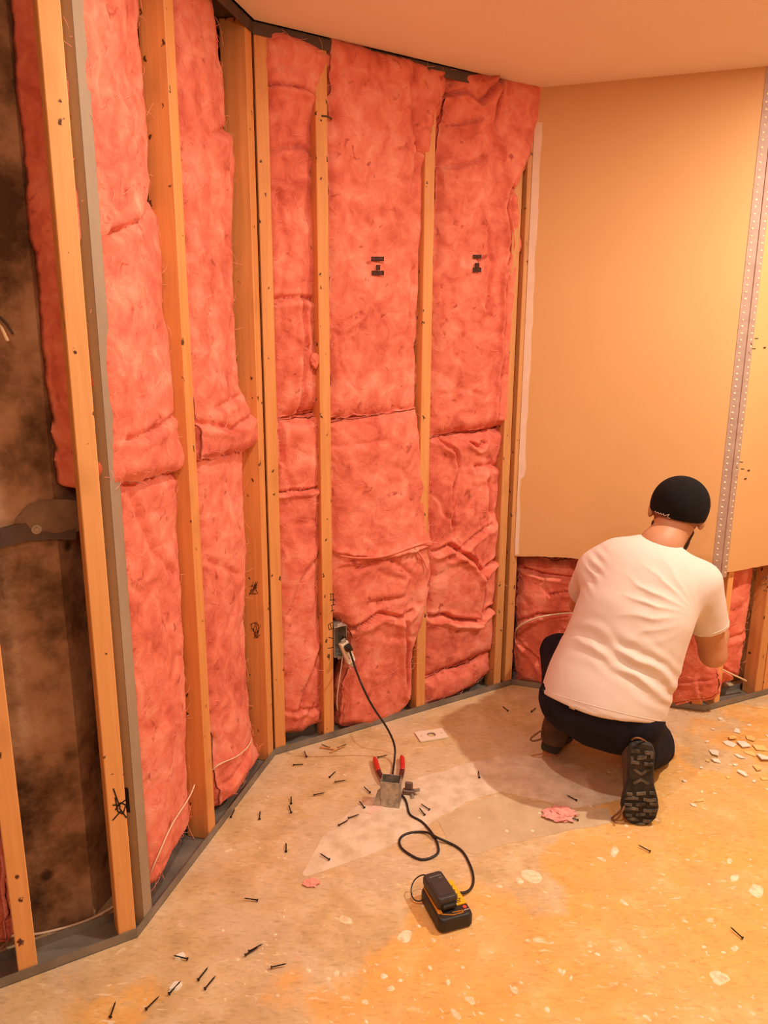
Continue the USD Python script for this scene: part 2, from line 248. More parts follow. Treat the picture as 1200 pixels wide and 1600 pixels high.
for nm, (x0, y0, x1, y1) in {'wall_side': (XL - .1, YB, XL, W[0][1] + .3), 'wall_east': (XR, YB, XR + .1, W[5][1] + .3), 'wall_behind': (XL - .1, YB - .1, XR + .1, YB)}.items():
    solo(nm, slab(sg.box(x0, y0, x1, y1), 0, HT), WHITEWALL, kind='structure')

# painted drywall, cut off two feet above the floor
dry = offset(0.013)
def sheet(run, u0, u1, zb, seed, jag=0.004):
    rng = np.random.default_rng(seed); us = np.arange(u0, u1, 0.012); zs = zb(us) + jag * (meshkit.fbm(np.stack([us * 18, us * 0, us * 0], -1), 4, seed) - 0.5) * 2
    poly = sg.Polygon([(u0, HT), *zip(us, zs), (u1, zb(np.array([u1]))[0]), (u1, HT)])
    m = trimesh.creation.extrude_polygon(poly, 0.0125, engine='earcut'); v = m.vertices.copy(); m.vertices = np.stack([v[:, 0], v[:, 2] + 0.0006, v[:, 1]], 1); m.invert(); return run.place(m)
uL = R4.px(812, 700, 0.013)[0]; uR = (dry[4] - R4.o) @ R4.t
zl, zr = R4.px(803, 868, 0.013)[1], R4.px(1138, 893, 0.013)[1]
wb = solo('wall_back', sheet(R4, uL, uR, lambda u: zl + (zr - zl) * (u - uL) / (uR - uL) + 0.006 * np.sin(u * 9), 3), PAINT, kind='structure')
u50 = (dry[4] - R5.o) @ R5.t; z5a, z5b = R5.px(1145, 893, 0.013)[1], R5.px(1195, 884, 0.013)[1]
solo('wall_right', sheet(R5, u50, R5.L, lambda u: np.maximum(z5a + (z5b - z5a) * (u - u50) / 0.3, 0) * (u < 0.5) + (u >= 0.5) * (z5b), 5), PAINT, kind='structure')
# bare strip where the tape of the removed sheet came off
us = []
rng = np.random.default_rng(2); zz = np.linspace(zl + 0.005, HT - 0.12, 120); jj = 0.026 + 0.006 * (meshkit.fbm(np.stack([zz * 12, zz * 0, zz * 0], -1), 3, 4) - .5) * 2
jj = np.where(zz > 0.95, jj, 0.026 * (0.25 + 0.5 * meshkit.noise(np.stack([zz * 9, zz * 0, zz * 0], -1), 8)))
strip = sg.Polygon([*[(uL - 0.001, z) for z in zz[::-1]], *zip(uL + jj, zz)])
m = trimesh.creation.extrude_polygon(strip, 0.0012, engine='earcut'); v = m.vertices.copy(); m.vertices = np.stack([v[:, 0], v[:, 2] + 0.0131, v[:, 1]], 1); m.invert()
part(wb, 'torn_paper_strip', R4.place(m), PAPER, label='pale torn tape strip down the left edge')

# steel tracks on the floor and under the ceiling
def track(i, top):
    f, bk, run = offset(0.0), offset(-0.088), RUNS[i]
    z0, z1 = (0.0005, 0.027) if not top else (HT - 0.036, HT - 0.001)
    def quad(Pa, Pb, Qa, Qb, za, zb):
        return slab(sg.Polygon([Pa, Pb, Qb, Qa]), za, zb)
    f2, b2 = offset(-0.002), offset(-0.086)
    web = quad(f[i], f[i + 1], bk[i], bk[i + 1], z0, z0 + 0.002) if not top else quad(f[i], f[i + 1], bk[i], bk[i + 1], z1 - 0.002, z1)
    return cat_([web, quad(f[i], f[i + 1], f2[i], f2[i + 1], z0, z1), quad(b2[i], b2[i + 1], bk[i], bk[i + 1], z0, z1)])
bays = ['in front of the bare concrete', 'under the stud bay left of the double stud corner', 'under the wide run of pink batts', 'behind the kneeling man', 'at the right edge under the cut wall']
for i in range(5):
    solo('steel_track', track(i, False), STEEL, f'grey steel floor track {bays[i]}', 'metal track')
tops = {1: 'dark steel ceiling track at the top left above the leftmost batts', 2: 'dark steel ceiling track above the middle run of pink batts'}
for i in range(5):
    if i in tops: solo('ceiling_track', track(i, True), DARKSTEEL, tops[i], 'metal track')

# ---------------------------------------------------------------- studs
SD, SW = 0.066, 0.043
def stud(run, u, label, wi=0, width=SW, depth=SD, front=-0.0035, name='wood_stud', z0=0.003, z1=HT - 0.004, lean=0.0):
    m = bevel_box(np.array([u - width / 2, front - depth, z0]), np.array([u + width / 2, front, z1]), 0.002); m.vertices[:, 0] += lean * m.vertices[:, 2]
    t = thing(name, label, 'wall stud', run.P(u, front - depth / 2, 0.0)); part(t, 'timber', run.place(m), WOOD[wi]); return t
def uz(run, x, y): return run.px(x, y)[0]
S = {}
S['L'] = stud(R1, uz(R1, 43, 1505), 'light pine wall stud at the left edge of the photo, seen only low down', 2)
S['A'] = stud(R1, uz(R1, 198, 1440), 'pale pine wall stud with a black scribble near its foot, beside the grey steel stud', 2)
S['B'] = stud(R2, uz(R2, 333, 1290), 'orange pine stud between the two tall batts left of the double stud corner', 0, depth=0.075)
S['D1'] = stud(R2, R2.L - 0.027, 'pine stud of the double corner with smudged ink stamps on its broad side', 0, depth=0.085)
S['D2'] = stud(R3, 0.024, 'knotty pine stud facing forward at the double stud corner', 0)
S['E'] = stud(R3, uz(R3, 515, 1140), 'pine stud with pencilled marks, the open outlet box fixed to its side', 0)
S['F'] = stud(R3, uz(R3, 658, 1095), 'pine stud right of the two stamped batts\' divide, partly buried under pink batt', 0)
S['G1'] = stud(R3, uz(R3, 778.5, 1050), 'pine stud standing just left of the cut tan wall, inside corner', 1, width=0.040)
S['G2'] = stud(R3, uz(R3, 795.5, 1050), 'pine stud under the left end of the cut tan wall', 1, width=0.041)
S['J1'] = stud(R4, R4.L - 0.03, 'pine stud under the metal corner bead, behind the hanging pink flap', 0)
S['J2'] = stud(R5, 0.075, 'thin pale stud foot beside the outside corner behind the right arm', 2, width=0.03, z1=0.62)
S['H'] = stud(R5, uz(R5, 1187, 1075), 'orange pine stud at the right edge of the photo with scribbled ink', 1)
S['H2'] = stud(R5, uz(R5, 1187, 1075) + 0.05, 'pine stud doubled against the stud at the right edge of the photo', 0)
# steel stud: a folded channel with a knock-out hole
uS0 = 0.036
ch = [bevel_box(np.array([uS0, -0.054, .003]), np.array([uS0 + .0015, -0.003, HT - .004]), .0004), bevel_box(np.array([uS0, -0.0045, .003]), np.array([uS0 + .040, -0.003, HT - .004]), .0004),
      bevel_box(np.array([uS0, -0.054, .003]), np.array([uS0 + .036, -0.0525, HT - .004]), .0004), bevel_box(np.array([uS0 + .0385, -0.012, .003]), np.array([uS0 + .040, -0.003, HT - .004]), .0004)]
ts = thing('steel_stud', 'grey galvanised steel stud beside the scribbled pine stud', 'wall stud', R2.P(0.02, -0.03, 0))
part(ts, 'channel', R2.place(cat_(ch)), STUDSTEEL)
zk = R2.px(205, 1240, -0.03)[1]
part(ts, 'knockout_hole', R2.place(bevel_box(np.array([uS0 - .0008, -0.045, zk - .035]), np.array([uS0 + .0002, -0.018, zk + .035]), .0003)), SLOT)

# ---------------------------------------------------------------- insulation batts
def arc(P, n, jit=0.0, seed=0):
    P = np.asarray(P, float); d = np.r_[0, np.cumsum(np.linalg.norm(np.diff(P, axis=0), axis=1))]; s = np.linspace(0, d[-1], n); return np.stack([np.interp(s, d, P[:, k]) for k in range(P.shape[1])], 1)
def batt(run, label, left, right, top=None, bottom=None, wl=-0.02, wr=-0.02, back=-0.11, creases=(), seed=1, bulge=0.014, rough=0.010, step=0.0062, edge=0.020, lumps=0.0, group=None, fibres=170, wt=None, wb_=None, name='insulation_batt', cat='insulation', parent=None):
    """a fibreglass batt: outline in photo pixels laid on its own wall run; w = distance in front (+) or behind (-) the stud faces at the left and right edges"""
    Lp = np.array([run.px(x, y, wl) for x, y in left]); Rp = np.array([run.px(x, y, wr) for x, y in right])
    Tp = np.array([Lp[0], Rp[0]]) if top is None else np.array([Lp[0], *[run.px(x, y, (wl + wr) / 2) for x, y in top], Rp[0]])
    Bp = np.array([Lp[-1], Rp[-1]]) if bottom is None else np.array([Lp[-1], *[run.px(x, y, (wl + wr) / 2) for x, y in bottom], Rp[-1]])
    width = np.linalg.norm(Rp[:, 0].mean() - Lp[:, 0].mean()); height = abs(Lp[0, 1] - Lp[-1, 1])
    ns, nt = max(8, int(width / step)), max(8, int(height / step))
    L, Rr, T, B = arc(Lp, nt), arc(Rp, nt), arc(Tp, ns), arc(Bp, ns)
    s, t = np.meshgrid(np.linspace(0, 1, ns), np.linspace(0, 1, nt))
    G = (1 - s)[..., None] * L[:, None] + s[..., None] * Rr[:, None] + (1 - t)[..., None] * T[None] + t[..., None] * B[None] - ((1 - s) * (1 - t))[..., None] * L[0] - (s * (1 - t))[..., None] * Rr[0] - ((1 - s) * t)[..., None] * L[-1] - (s * t)[..., None] * Rr[-1]
    de = np.minimum(np.minimum(s, 1 - s) * width, np.minimum(t, 1 - t) * height)
    q = np.concatenate([G, np.zeros_like(G[..., :1])], -1)
    f = lambda sc, o, k: meshkit.fbm(q * sc + 7.3 * k, o, seed * 13 + k) - 0.5
    G = G + np.stack([f(26, 3, 1), f(26, 3, 2)], -1) * 0.030 * np.exp(-(de / 0.03))[..., None] + np.stack([f(9, 2, 5), f(9, 2, 6)], -1) * 0.02 * np.exp(-(de / 0.05))[..., None]
    w = wl + (wr - wl) * s
    if wt is not None: w = w + wt * np.exp(-(t * height / 0.18) ** 2)
    if wb_ is not None: w = w + wb_ * np.exp(-((1 - t) * height / 0.18) ** 2)
    prof = 1 - np.exp(-(de / edge) ** 1.3)
    w = w - 0.022 * (1 - prof) + bulge * prof * np.sin(np.pi * np.clip(s, .0, 1)) ** .6
    rid = lambda sc, k: 1 - 2 * np.abs(meshkit.fbm(q * np.array([sc, sc * .7, 1]) + 3.1 * k, 3, seed * 7 + k) - 0.5) * 2.2
    w = w + prof * (f(5, 3, 3) * (0.022 + lumps) + f(17, 4, 4) * rough * 1.5 - np.clip(rid(6, 9) - 0.72, 0, 1) * (0.020 + lumps * .5) + f(55, 2, 11) * 0.003)
    for cr in creases:
        pts, depth, sig = cr[0], cr[1], cr[2]; pp = resample(np.array([run.px(x, y, (wl + wr) / 2) for x, y in pts]), 0.01)
        depth, sig = depth * 1.7, sig * .75
        pp = pp + 0.006 * (np.stack([meshkit.noise(np.c_[pp * 30, pp[:, :1] * 0], 3), meshkit.noise(np.c_[pp * 30, pp[:, :1] * 0], 9)], 1) - .5)
        d = np.min(np.linalg.norm(G[:, :, None] - pp[None, None], axis=-1), -1)
        kk = np.argmin(np.linalg.norm(G[:, :, None] - pp[None, None], axis=-1), -1); tg_ = np.gradient(pp, axis=0); tg_ /= np.linalg.norm(tg_, axis=1, keepdims=True) + 1e-9; sd_ = np.tanh(((G - pp[kk])[..., 0] * tg_[kk][..., 1] - (G - pp[kk])[..., 1] * tg_[kk][..., 0]) / (sig * .5)); w = w + .45 * depth * sd_ * np.exp(-d / (4.5 * sig))
        w = w - depth * .8 * np.exp(-(d / sig) ** 1.2) + 0.25 * abs(depth) * np.exp(-((d - 2.6 * sig) / (1.6 * sig)) ** 2)
    front = run.P(G[..., 0], w, G[..., 1]).reshape(-1, 3); V = [front]; idx = np.arange(ns * nt).reshape(nt, ns)
    F = [np.stack([idx[:-1, :-1], idx[1:, :-1], idx[1:, 1:]], -1).reshape(-1, 3), np.stack([idx[:-1, :-1], idx[1:, 1:], idx[:-1, 1:]], -1).reshape(-1, 3)]
    ring = np.r_[idx[0, :-1], idx[:-1, -1], idx[-1, :0:-1], idx[:0:-1, 0]]; gc = G.reshape(-1, 2).mean(0)
    g, wr0 = G.reshape(-1, 2)[ring], w.ravel()[ring]; nr = 9; prev = ring; base = len(front)
    tan = np.roll(g, -1, 0) - np.roll(g, 1, 0); out = np.stack([-tan[:, 1], tan[:, 0]], 1); out /= np.linalg.norm(out, axis=1, keepdims=True) + 1e-9
    if ((g + out * .01 - gc) ** 2).sum() < ((g - out * .01 - gc) ** 2).sum(): out = -out
    for r in range(1, nr + 1):
        h = r / nr; ww = wr0 + (back - wr0) * h; amt = 0.012 * np.sin(np.pi * h) + 0.020 * (meshkit.fbm(np.stack([g[:, 0] * 14, g[:, 1] * 14, ww * 30], -1), 3, seed) - .55) * (h < 1)
        gg = g + out * amt[:, None]; V.append(run.P(gg[:, 0], ww, gg[:, 1])); cur = base + np.arange(len(ring)); base += len(ring)
        pn, cn = np.roll(prev, -1), np.roll(cur, -1); F += [np.stack([prev, cn, pn], 1), np.stack([prev, cur, cn], 1)]; prev = cur
    V.append(run.P(gc[0], back, gc[1])[None]); F.append(np.stack([prev, np.full(len(prev), base), np.roll(prev, -1)], 1))
    m = trimesh.Trimesh(np.vstack(V), np.vstack(F), process=False)
    if m.volume < 0: m.invert()
    if parent is not None: part(parent, name, m, PINK, smooth=True, label=label); return parent
    th = thing(name, label, cat, run.P(gc[0], (back + wl) / 2, G[..., 1].min()), group=group)
    part(th, 'fleece', m, PINK, smooth=True)
    if fibres:
        rng = np.random.default_rng(seed); lines = []
        ed = np.argwhere(de.ravel() < 0.03).ravel(); n3 = np.array([run.n[0], run.n[1], 0]); t3 = np.array([run.t[0], run.t[1], 0]); z3 = np.array([0, 0, 1.0])
        for i in range(fibres):
            p = front[rng.choice(ed)] if i % 2 else front[rng.integers(len(front))]
            a = rng.uniform(0, 2 * np.pi); d = np.cos(a) * t3 + np.sin(a) * z3; c = rng.normal(0, 1, 3); l = rng.uniform(0.012, 0.045); ss = np.linspace(0, 1, 6)[:, None]
            lines.append(p + d * l * ss + c * l * 0.35 * ss ** 2 + n3 * (0.002 + 0.008 * np.sin(ss * np.pi) * rng.uniform(0.2, 1)))
        curves(th, 'loose_fibre', lines, 0.0009, PINKF)
    return th
BATTS = {}
BATTS['a_up'] = batt(R2, 'upper pink batt beside the grey steel stud, torn hem overlapping the batt below',
    [(92, -230), (112, 20), (150, 500), (172, 764)], [(206, -230), (226, 20), (232, 120), (240, 240), (237, 310), (258, 340), (264, 480), (274, 620), (280, 680), (300, 735)], bottom=[(215, 752), (255, 742)],
    wl=-0.006, wr=-0.045, back=-0.150, creases=[([(240, 300), (225, 340), (160, 365)], 0.012, 0.012), ([(185, 690), (240, 668), (280, 650)], 0.010, 0.010)], seed=1, wb_=0.02, lumps=.01)
BATTS['a_lo'] = batt(R2, 'lower pink batt beside the grey steel stud, down to the floor track',
    [(172, 755), (200, 1100), (228, 1392)], [(285, 730), (288, 900), (294, 1100), (299, 1200), (300, 1295)], bottom=[(240, 1385), (265, 1340)],
    wl=-0.022, wr=-0.05, back=-0.088, creases=[([(195, 770), (230, 860), (270, 900)], 0.008, 0.015), ([(230, 1000), (250, 1120)], 0.006, 0.02)], seed=2)
BATTS['b_up'] = batt(R2, 'upper pink batt left of the double stud corner, bulging over its lower batt',
    [(262, -150), (276, 0), (290, 300), (300, 500), (318, 718)], [(330, -150), (338, 0), (350, 60), (362, 200), (372, 260), (366, 330), (370, 420), (374, 520), (378, 600), (408, 694)], bottom=[(350, 712), (390, 700)],
    wl=-0.030, wr=-0.035, back=-0.13, creases=[([(330, 215), (365, 200)], 0.012, 0.012), ([(310, 662), (350, 672), (395, 645)], 0.012, 0.010), ([(330, 640), (370, 620)], 0.010, 0.010)], seed=3, wb_=0.02, lumps=.012)
BATTS['b_lo'] = batt(R2, 'lower pink batt left of the double stud corner with a white wire across its foot',
    [(314, 705), (320, 900), (336, 1150), (340, 1255)], [(385, 690), (386, 800), (388, 1000), (392, 1160), (402, 1180)], bottom=[(352, 1243), (375, 1210)],
    wl=-0.035, wr=-0.05, back=-0.10, creases=[([(325, 880), (370, 900)], 0.008, 0.012), ([(340, 1225), (370, 1180)], 0.012, 0.010)], seed=4, wb_=0.03)
BATTS['c_up'] = batt(R3, 'narrow upper pink batt beside the double stud corner, its top flap folded over',
    [(412, 50), (413, 200), (418, 400), (424, 560), (428, 652)], [(514, 92), (498, 146), (492, 160), (493, 250), (498, 400), (500, 560), (504, 640)], top=[(440, 55), (480, 72)],
    wl=-0.030, wr=-0.035, back=-0.11, creases=[([(412, 133), (445, 136), (470, 142), (495, 150)], 0.030, 0.010), ([(418, 235), (470, 230), (495, 245)], 0.014, 0.010), ([(420, 470), (465, 465), (500, 472)], 0.018, 0.010), ([(470, 470), (475, 540), (470, 600), (468, 640)], 0.022, 0.010), ([(430, 300), (440, 360)], .01, .012)], seed=5, wt=0.045, rough=.014, lumps=.012)
BATTS['c_lo'] = batt(R3, 'narrow lower pink batt beside the double stud corner with a crack across it',
    [(428, 656), (432, 800), (434, 1000), (438, 1148)], [(505, 648), (504, 740), (504, 830), (500, 920), (503, 1000), (507, 1100), (508, 1130)], bottom=[(470, 1146)],
    wl=-0.025, wr=-0.022, back=-0.11, creases=[([(430, 773), (465, 768), (505, 762)], 0.022, 0.006), ([(437, 662), (440, 720)], 0.018, 0.008), ([(505, 860), (470, 900), (450, 960)], 0.010, 0.012), ([(505, 1010), (480, 1060), (465, 1110)], 0.016, 0.010), ([(440, 1112), (500, 1108)], 0.010, 0.008)], seed=6)
BATTS['d_up'] = batt(R3, 'wide upper pink batt with a black stamp, right of the outlet stud',
    [(514, 60), (514, 200), (516, 400), (518, 600), (518, 655)], [(698, 108), (688, 170), (676, 215), (675, 235), (668, 330), (660, 420), (655, 540), (655, 640)], top=[(580, 78), (640, 92)], bottom=[(570, 650), (625, 640)],
    wl=-0.006, wr=-0.020, back=-0.11, creases=[([(650, 210), (676, 205)], .014, .008), ([(640, 110), (642, 180), (650, 230), (645, 300)], .012, .014), ([(650, 232), (676, 240)], .016, .010), ([(646, 420), (640, 480), (635, 530)], .012, .012), ([(530, 510), (560, 492)], .010, .007)], seed=7, wt=0.028, lumps=.008)
BATTS['d_lo'] = batt(R3, 'wide lower pink batt right of the outlet box, sagging over the next stud',
    [(517, 662), (519, 800), (522, 960), (552, 985), (556, 1030), (545, 1060), (536, 1080), (540, 1138)], [(655, 640), (662, 690), (670, 720), (674, 800), (676, 870), (674, 930), (664, 975), (652, 1010), (650, 1060), (645, 1095)], top=[(590, 650)], bottom=[(580, 1140), (620, 1120)],
    wl=-0.012, wr=0.004, back=-0.11, creases=[([(556, 985), (590, 958), (625, 965), (640, 955)], .020, .010), ([(628, 970), (632, 1010), (636, 1080)], .026, .010), ([(530, 865), (600, 872), (680, 850)], -.014, .006), ([(560, 890), (600, 870), (640, 900), (630, 930), (580, 940)], .008, .012), ([(530, 700), (600, 690)], .006, .012)], seed=8, lumps=.010)
BATTS['e_up'] = batt(R3, 'upper pink batt with a black stamp next to the tan wall, its top corner flared',
    [(699, 104), (690, 180), (685, 300), (680, 450), (674, 600), (672, 680)], [(852, 128), (842, 200), (825, 260), (806, 294), (812, 330), (818, 380), (810, 440), (803, 500), (798, 580), (797, 665)], top=[(770, 112), (778, 124), (790, 118)], bottom=[(740, 672), (769, 664)],
    wl=-0.035, wr=-0.004, back=-0.11, creases=[([(700, 148), (722, 146), (742, 166), (772, 130)], .022, .008), ([(776, 110), (770, 150), (764, 200), (785, 230), (792, 280), (800, 296)], .030, .010), ([(792, 290), (788, 330), (795, 380), (786, 420)], .022, .008), ([(783, 430), (785, 480), (780, 560), (770, 660)], .034, .007), ([(700, 262), (740, 255), (750, 248)], .014, .008), ([(758, 360), (762, 420), (755, 480)], .014, .010), ([(715, 196), (742, 190)], .012, .007)], seed=9, wt=0.03, lumps=.010)
BATTS['e_lo'] = batt(R3, 'lower pink batt in the inside corner, crumpled in deep folds',
    [(671, 684), (670, 800), (666, 900), (663, 1000), (660, 1062)], [(797, 668), (796, 740), (790, 800), (784, 850), (780, 910), (775, 950), (773, 1000), (768, 1018)], bottom=[(700, 1046), (740, 1030)],
    wl=-0.035, wr=-0.030, back=-0.11, creases=[([(690, 690), (705, 704), (712, 730), (702, 760), (702, 820)], .022, .008), ([(732, 692), (745, 700), (750, 690)], .022, .008), ([(680, 862), (697, 852), (735, 875), (748, 895), (775, 870)], .028, .010), ([(700, 870), (740, 835), (765, 820)], .018, .010), ([(674, 965), (692, 962), (706, 968), (740, 968), (762, 950), (774, 950)], .030, .010), ([(748, 900), (748, 940), (744, 965)], .022, .008), ([(740, 730), (790, 730)], .014, .012), ([(758, 750), (762, 800)], .014, .010)], seed=10, lumps=.022, rough=.014, bulge=.03)
BATTS['e_ft'] = batt(R3, 'small pink offcut of batt wedged along the floor in the inside corner',
    [(662, 1066), (668, 1104)], [(766, 1016), (772, 1048)], top=[(700, 1050), (735, 1038)], bottom=[(700, 1096), (740, 1075)], wl=-0.012, wr=-0.02, back=-0.085, creases=[([(738, 1030), (745, 1062)], .01, .006)], seed=11, fibres=60)
BATTS['w4'] = batt(R4, 'pink batt under the cut tan wall, left of the kneeling man',
    [(809, 872), (806, 960), (805, 1068)], [(965, 884), (960, 980), (955, 1092)], wl=-0.030, wr=-0.025, back=-0.11, creases=[([(815, 890), (850, 900), (900, 905)], .020, .008), ([(808, 975), (840, 962), (890, 958)], .016, .008), ([(808, 1005), (840, 1030), (850, 1060)], .014, .008), ([(860, 930), (895, 925)], .016, .006)], seed=12, lumps=.015, wt=-0.02)
BATTS['w4b'] = batt(R4, 'pink batt behind the kneeling man, reaching to the outside corner', [(985, 888), (980, 1090)], [(1092, 893), (1085, 1085)], wl=-0.03, wr=-0.03, back=-0.11, seed=13, fibres=60)
BATTS['w5'] = batt(R5, 'pink batt between the outside corner and the stud at the right edge',
    [(1128, 880), (1112, 1080)], [(1186, 872), (1160, 1058)], wl=-0.045, wr=-0.05, back=-0.12, creases=[([(1120, 1040), (1160, 1066)], .014, .008), ([(1130, 1000), (1160, 990)], .010, .010)], seed=14, fibres=80)
BATTS['flap'] = batt(R4, 'torn pink flap of insulation hanging out beside the kneeling man',
    [(1042, 1000), (1036, 1050), (1032, 1104)], [(1092, 962), (1112, 1010), (1124, 1088)], top=[(1070, 975)], bottom=[(1060, 1102), (1100, 1094)], wl=0.01, wr=0.055, back=0.0, creases=[([(1062, 1068), (1120, 1060)], .006, .006), ([(1090, 1066), (1096, 1098)], .008, .006)], seed=15, bulge=.01, fibres=60, edge=.012)
BATTS['w1'] = batt(R1, 'sliver of pink insulation low at the left edge behind the first stud', [(-90, 1290), (-90, 1490)], [(8, 1270), (10, 1478)], wl=-0.07, wr=-0.075, back=-0.125, seed=16, fibres=40)

def flap(key, label, left, right, seed, top=None, bottom=None, wl=0.0, wr=0.01, back=-.03, **kw):
    batt(R3, label, left, right, top=top, bottom=bottom, wl=wl, wr=wr, back=back, seed=seed, bulge=.006, rough=.006, edge=.010, name='folded_flap', parent=BATTS[key], **kw)
flap('c_up', 'folded over top flap', [(413, 52), (413, 95), (415, 132)], [(516, 94), (502, 128), (494, 150)], 31, top=[(450, 62), (490, 74)], bottom=[(440, 134), (470, 140)], wl=.000, wr=.012, back=-.035)
flap('d_up', 'flared right edge overlapping the stud', [(640, 95), (640, 150), (648, 200), (650, 232)], [(699, 109), (690, 165), (678, 208), (676, 238)], 32, wl=.002, wr=.010, back=-.03, creases=[([(648, 205), (678, 200)], .005, .005)])
flap('e_up', 'flared top corner overlapping the corner stud', [(779, 118), (770, 160), (764, 198), (782, 225), (792, 262), (796, 286)], [(853, 129), (843, 200), (826, 258), (807, 294)], 33, top=[(810, 120)], wl=.004, wr=.020, back=-.03, creases=[([(775, 185), (800, 165), (840, 155)], .004, .006)])
flap('e_up', 'rolled strip along the right edge', [(797, 300), (793, 350), (796, 390), (786, 440), (784, 500), (776, 580), (769, 664)], [(808, 297), (816, 340), (819, 380), (811, 440), (804, 500), (799, 580), (797, 664)], 34, wl=-.012, wr=-.008, back=-.05)
flap('d_lo', 'sagging lower lobe beside the outlet', [(556, 985), (560, 1030), (548, 1064), (540, 1134)], [(626, 972), (632, 1020), (634, 1060), (628, 1112)], 35, top=[(590, 962)], bottom=[(580, 1136)], wl=-.004, wr=.0, back=-.05)
for key, pts in (('d_lo', [(532, 868), (570, 872), (610, 866), (650, 852), (688, 850)]), ('d_lo', [(648, 856), (660, 872), (668, 892)])):
    P = spline(np.array([R3.P(*[(u, .024, z) for u, z in [R3.px(x, y, .024)]][0]) for x, y in pts]), 40); part(BATTS[key], 'loose_strand', tube(P, np.r_[np.linspace(.002, .006, 20), np.linspace(.006, .002, 20)], 8), PINK, smooth=True, label='pale loose strand lying across the batt')
tf = trimesh.creation.icosphere(3, 1.0); tf.vertices = tf.vertices * (1 + .9 * (meshkit.fbm(tf.vertices * 2, 4, 6) - .5)[:, None]) * [.016, .010, .024]; u_, z_ = R3.px(492, 563, .0); tf.apply_translation([u_, -.004, z_]); part(BATTS['c_up'], 'torn_tuft', R3.place(tf), PINK, smooth=True)

# black stamps printed on two batts
def pen(run, w, strokes, r=0.0016):
    ms = []
    for s_ in strokes:
        p = np.array([run.px(x, y, w) for x, y in s_]); P = run.P(p[:, 0], w, p[:, 1]); P = resample(P, 0.004) if len(P) < 3 else resample(P, 0.003)
        n3 = np.array([*run.n, 0]); T = np.gradient(P, axis=0); T /= np.linalg.norm(T, axis=1, keepdims=True); B = np.cross(T, n3)
        V = np.vstack([P + B * r + n3 * .0004, P - B * r + n3 * .0004, P + B * r - n3 * .002, P - B * r - n3 * .002]); n = len(P); i = np.arange(n - 1)
        def q(a, b): return [np.stack([a + i, a + i + 1, b + i + 1], 1), np.stack([a + i, b + i + 1, b + i], 1)]
        F = np.vstack(q(0, n) + q(2 * n, 0) + q(n, 3 * n) + q(3 * n, 2 * n)); ms.append(trimesh.Trimesh(V, F, process=False))
    return cat_(ms)
def drape(m, target, run, lift=0.0012):
    """lays a thin print on the surface of a batt"""
    from scipy.spatial import cKDTree
    return m
def batt_front(key, x, y):
    """surface depth of a batt under a pixel: walk the stored mesh"""
    prim, loc = BATTS[key]; me = UsdGeom.Mesh.Get(stage, str(prim.GetPath()) + '/fleece'); v = np.array(me.GetPointsAttr().Get()) + loc
    r = ray(x, y); d = v - EYE; tt = d @ r / (r @ r); k = np.linalg.norm(d - tt[:, None] * r, axis=1); near = np.argsort(k)[:12]; return tt[near].min()
def stamp(key, run, rects, label):
    prim = BATTS[key]; ms = []
    for (x0, y0, x1, y1) in rects:
        nx, ny = 8, 4; g = []
        for yy in np.linspace(y0, y1, ny):
            for xx in np.linspace(x0, x1, nx): g.append((xx, yy))
        ts_ = np.array([batt_front(key, *p) for p in g]); k = np.median(ts_); P = np.array([EYE + ray(*p) * (0.5 * t_ + 0.5 * k - 0.0035) for p, t_ in zip(g, ts_)])
        n3 = np.array([*run.n, 0]); V = np.vstack([P, P - n3 * 0.004]); N = nx * ny; F = []
        for j in range(ny - 1):
            for i in range(nx - 1):
                a, b, c, d = j * nx + i, j * nx + i + 1, (j + 1) * nx + i + 1, (j + 1) * nx + i; F += [[a, d, c], [a, c, b]]
        ms.append(trimesh.Trimesh(V, F, process=False))
    part(prim, 'printed_stamp', cat_(ms), STAMP, label=label)
stamp('d_up', R3, [(580, 401, 600, 408), (588, 414, 594, 422), (581, 423, 600, 430)], 'black printed stamp')
stamp('e_up', R3, [(739, 398, 752, 404), (742, 411, 749, 418), (739, 418, 752, 425)], 'black printed stamp')

# handwriting and stamps on the studs
FW = -0.0035 + 0.0004
part(S['A'], 'ink_scribble', pen(R1, FW, [[(177, 1232), (184, 1252), (188, 1262)], [(176, 1258), (186, 1258), (196, 1250)], [(180, 1246), (184, 1268), (192, 1272), (197, 1258), (188, 1254), (180, 1266)], [(176, 1282), (190, 1266)], [(186, 1262), (198, 1278)]], 0.0016), INK, label='black marker scribble', kind='stuff')
part(S['E'], 'pencil_mark', pen(R3, FW, [[(515, 928), (522, 928)], [(517, 928), (517, 938)], [(521, 928), (521, 946)], [(515, 938), (524, 937)], [(517, 946), (524, 945)], [(519, 946), (519, 956)], [(517, 955), (523, 953)], [(513, 976), (520, 972), (521, 982), (514, 984), (513, 976)], [(516, 975), (518, 982)], [(513, 996), (523, 998)], [(512, 1013), (523, 1011)]], 0.0011), INK, label='dark handwritten marks', kind='stuff')
part(S['E'], 'saw_kerf', pen(R3, FW, [[(502, 181), (512, 182), (519, 186)]], 0.003), INK2)
part(S['H'], 'ink_scribble', pen(R5, FW, [[(1190, 905), (1195, 900), (1199, 904), (1194, 908)], [(1189, 915), (1198, 912)], [(1192, 922), (1199, 924)]], 0.0014), INK2)
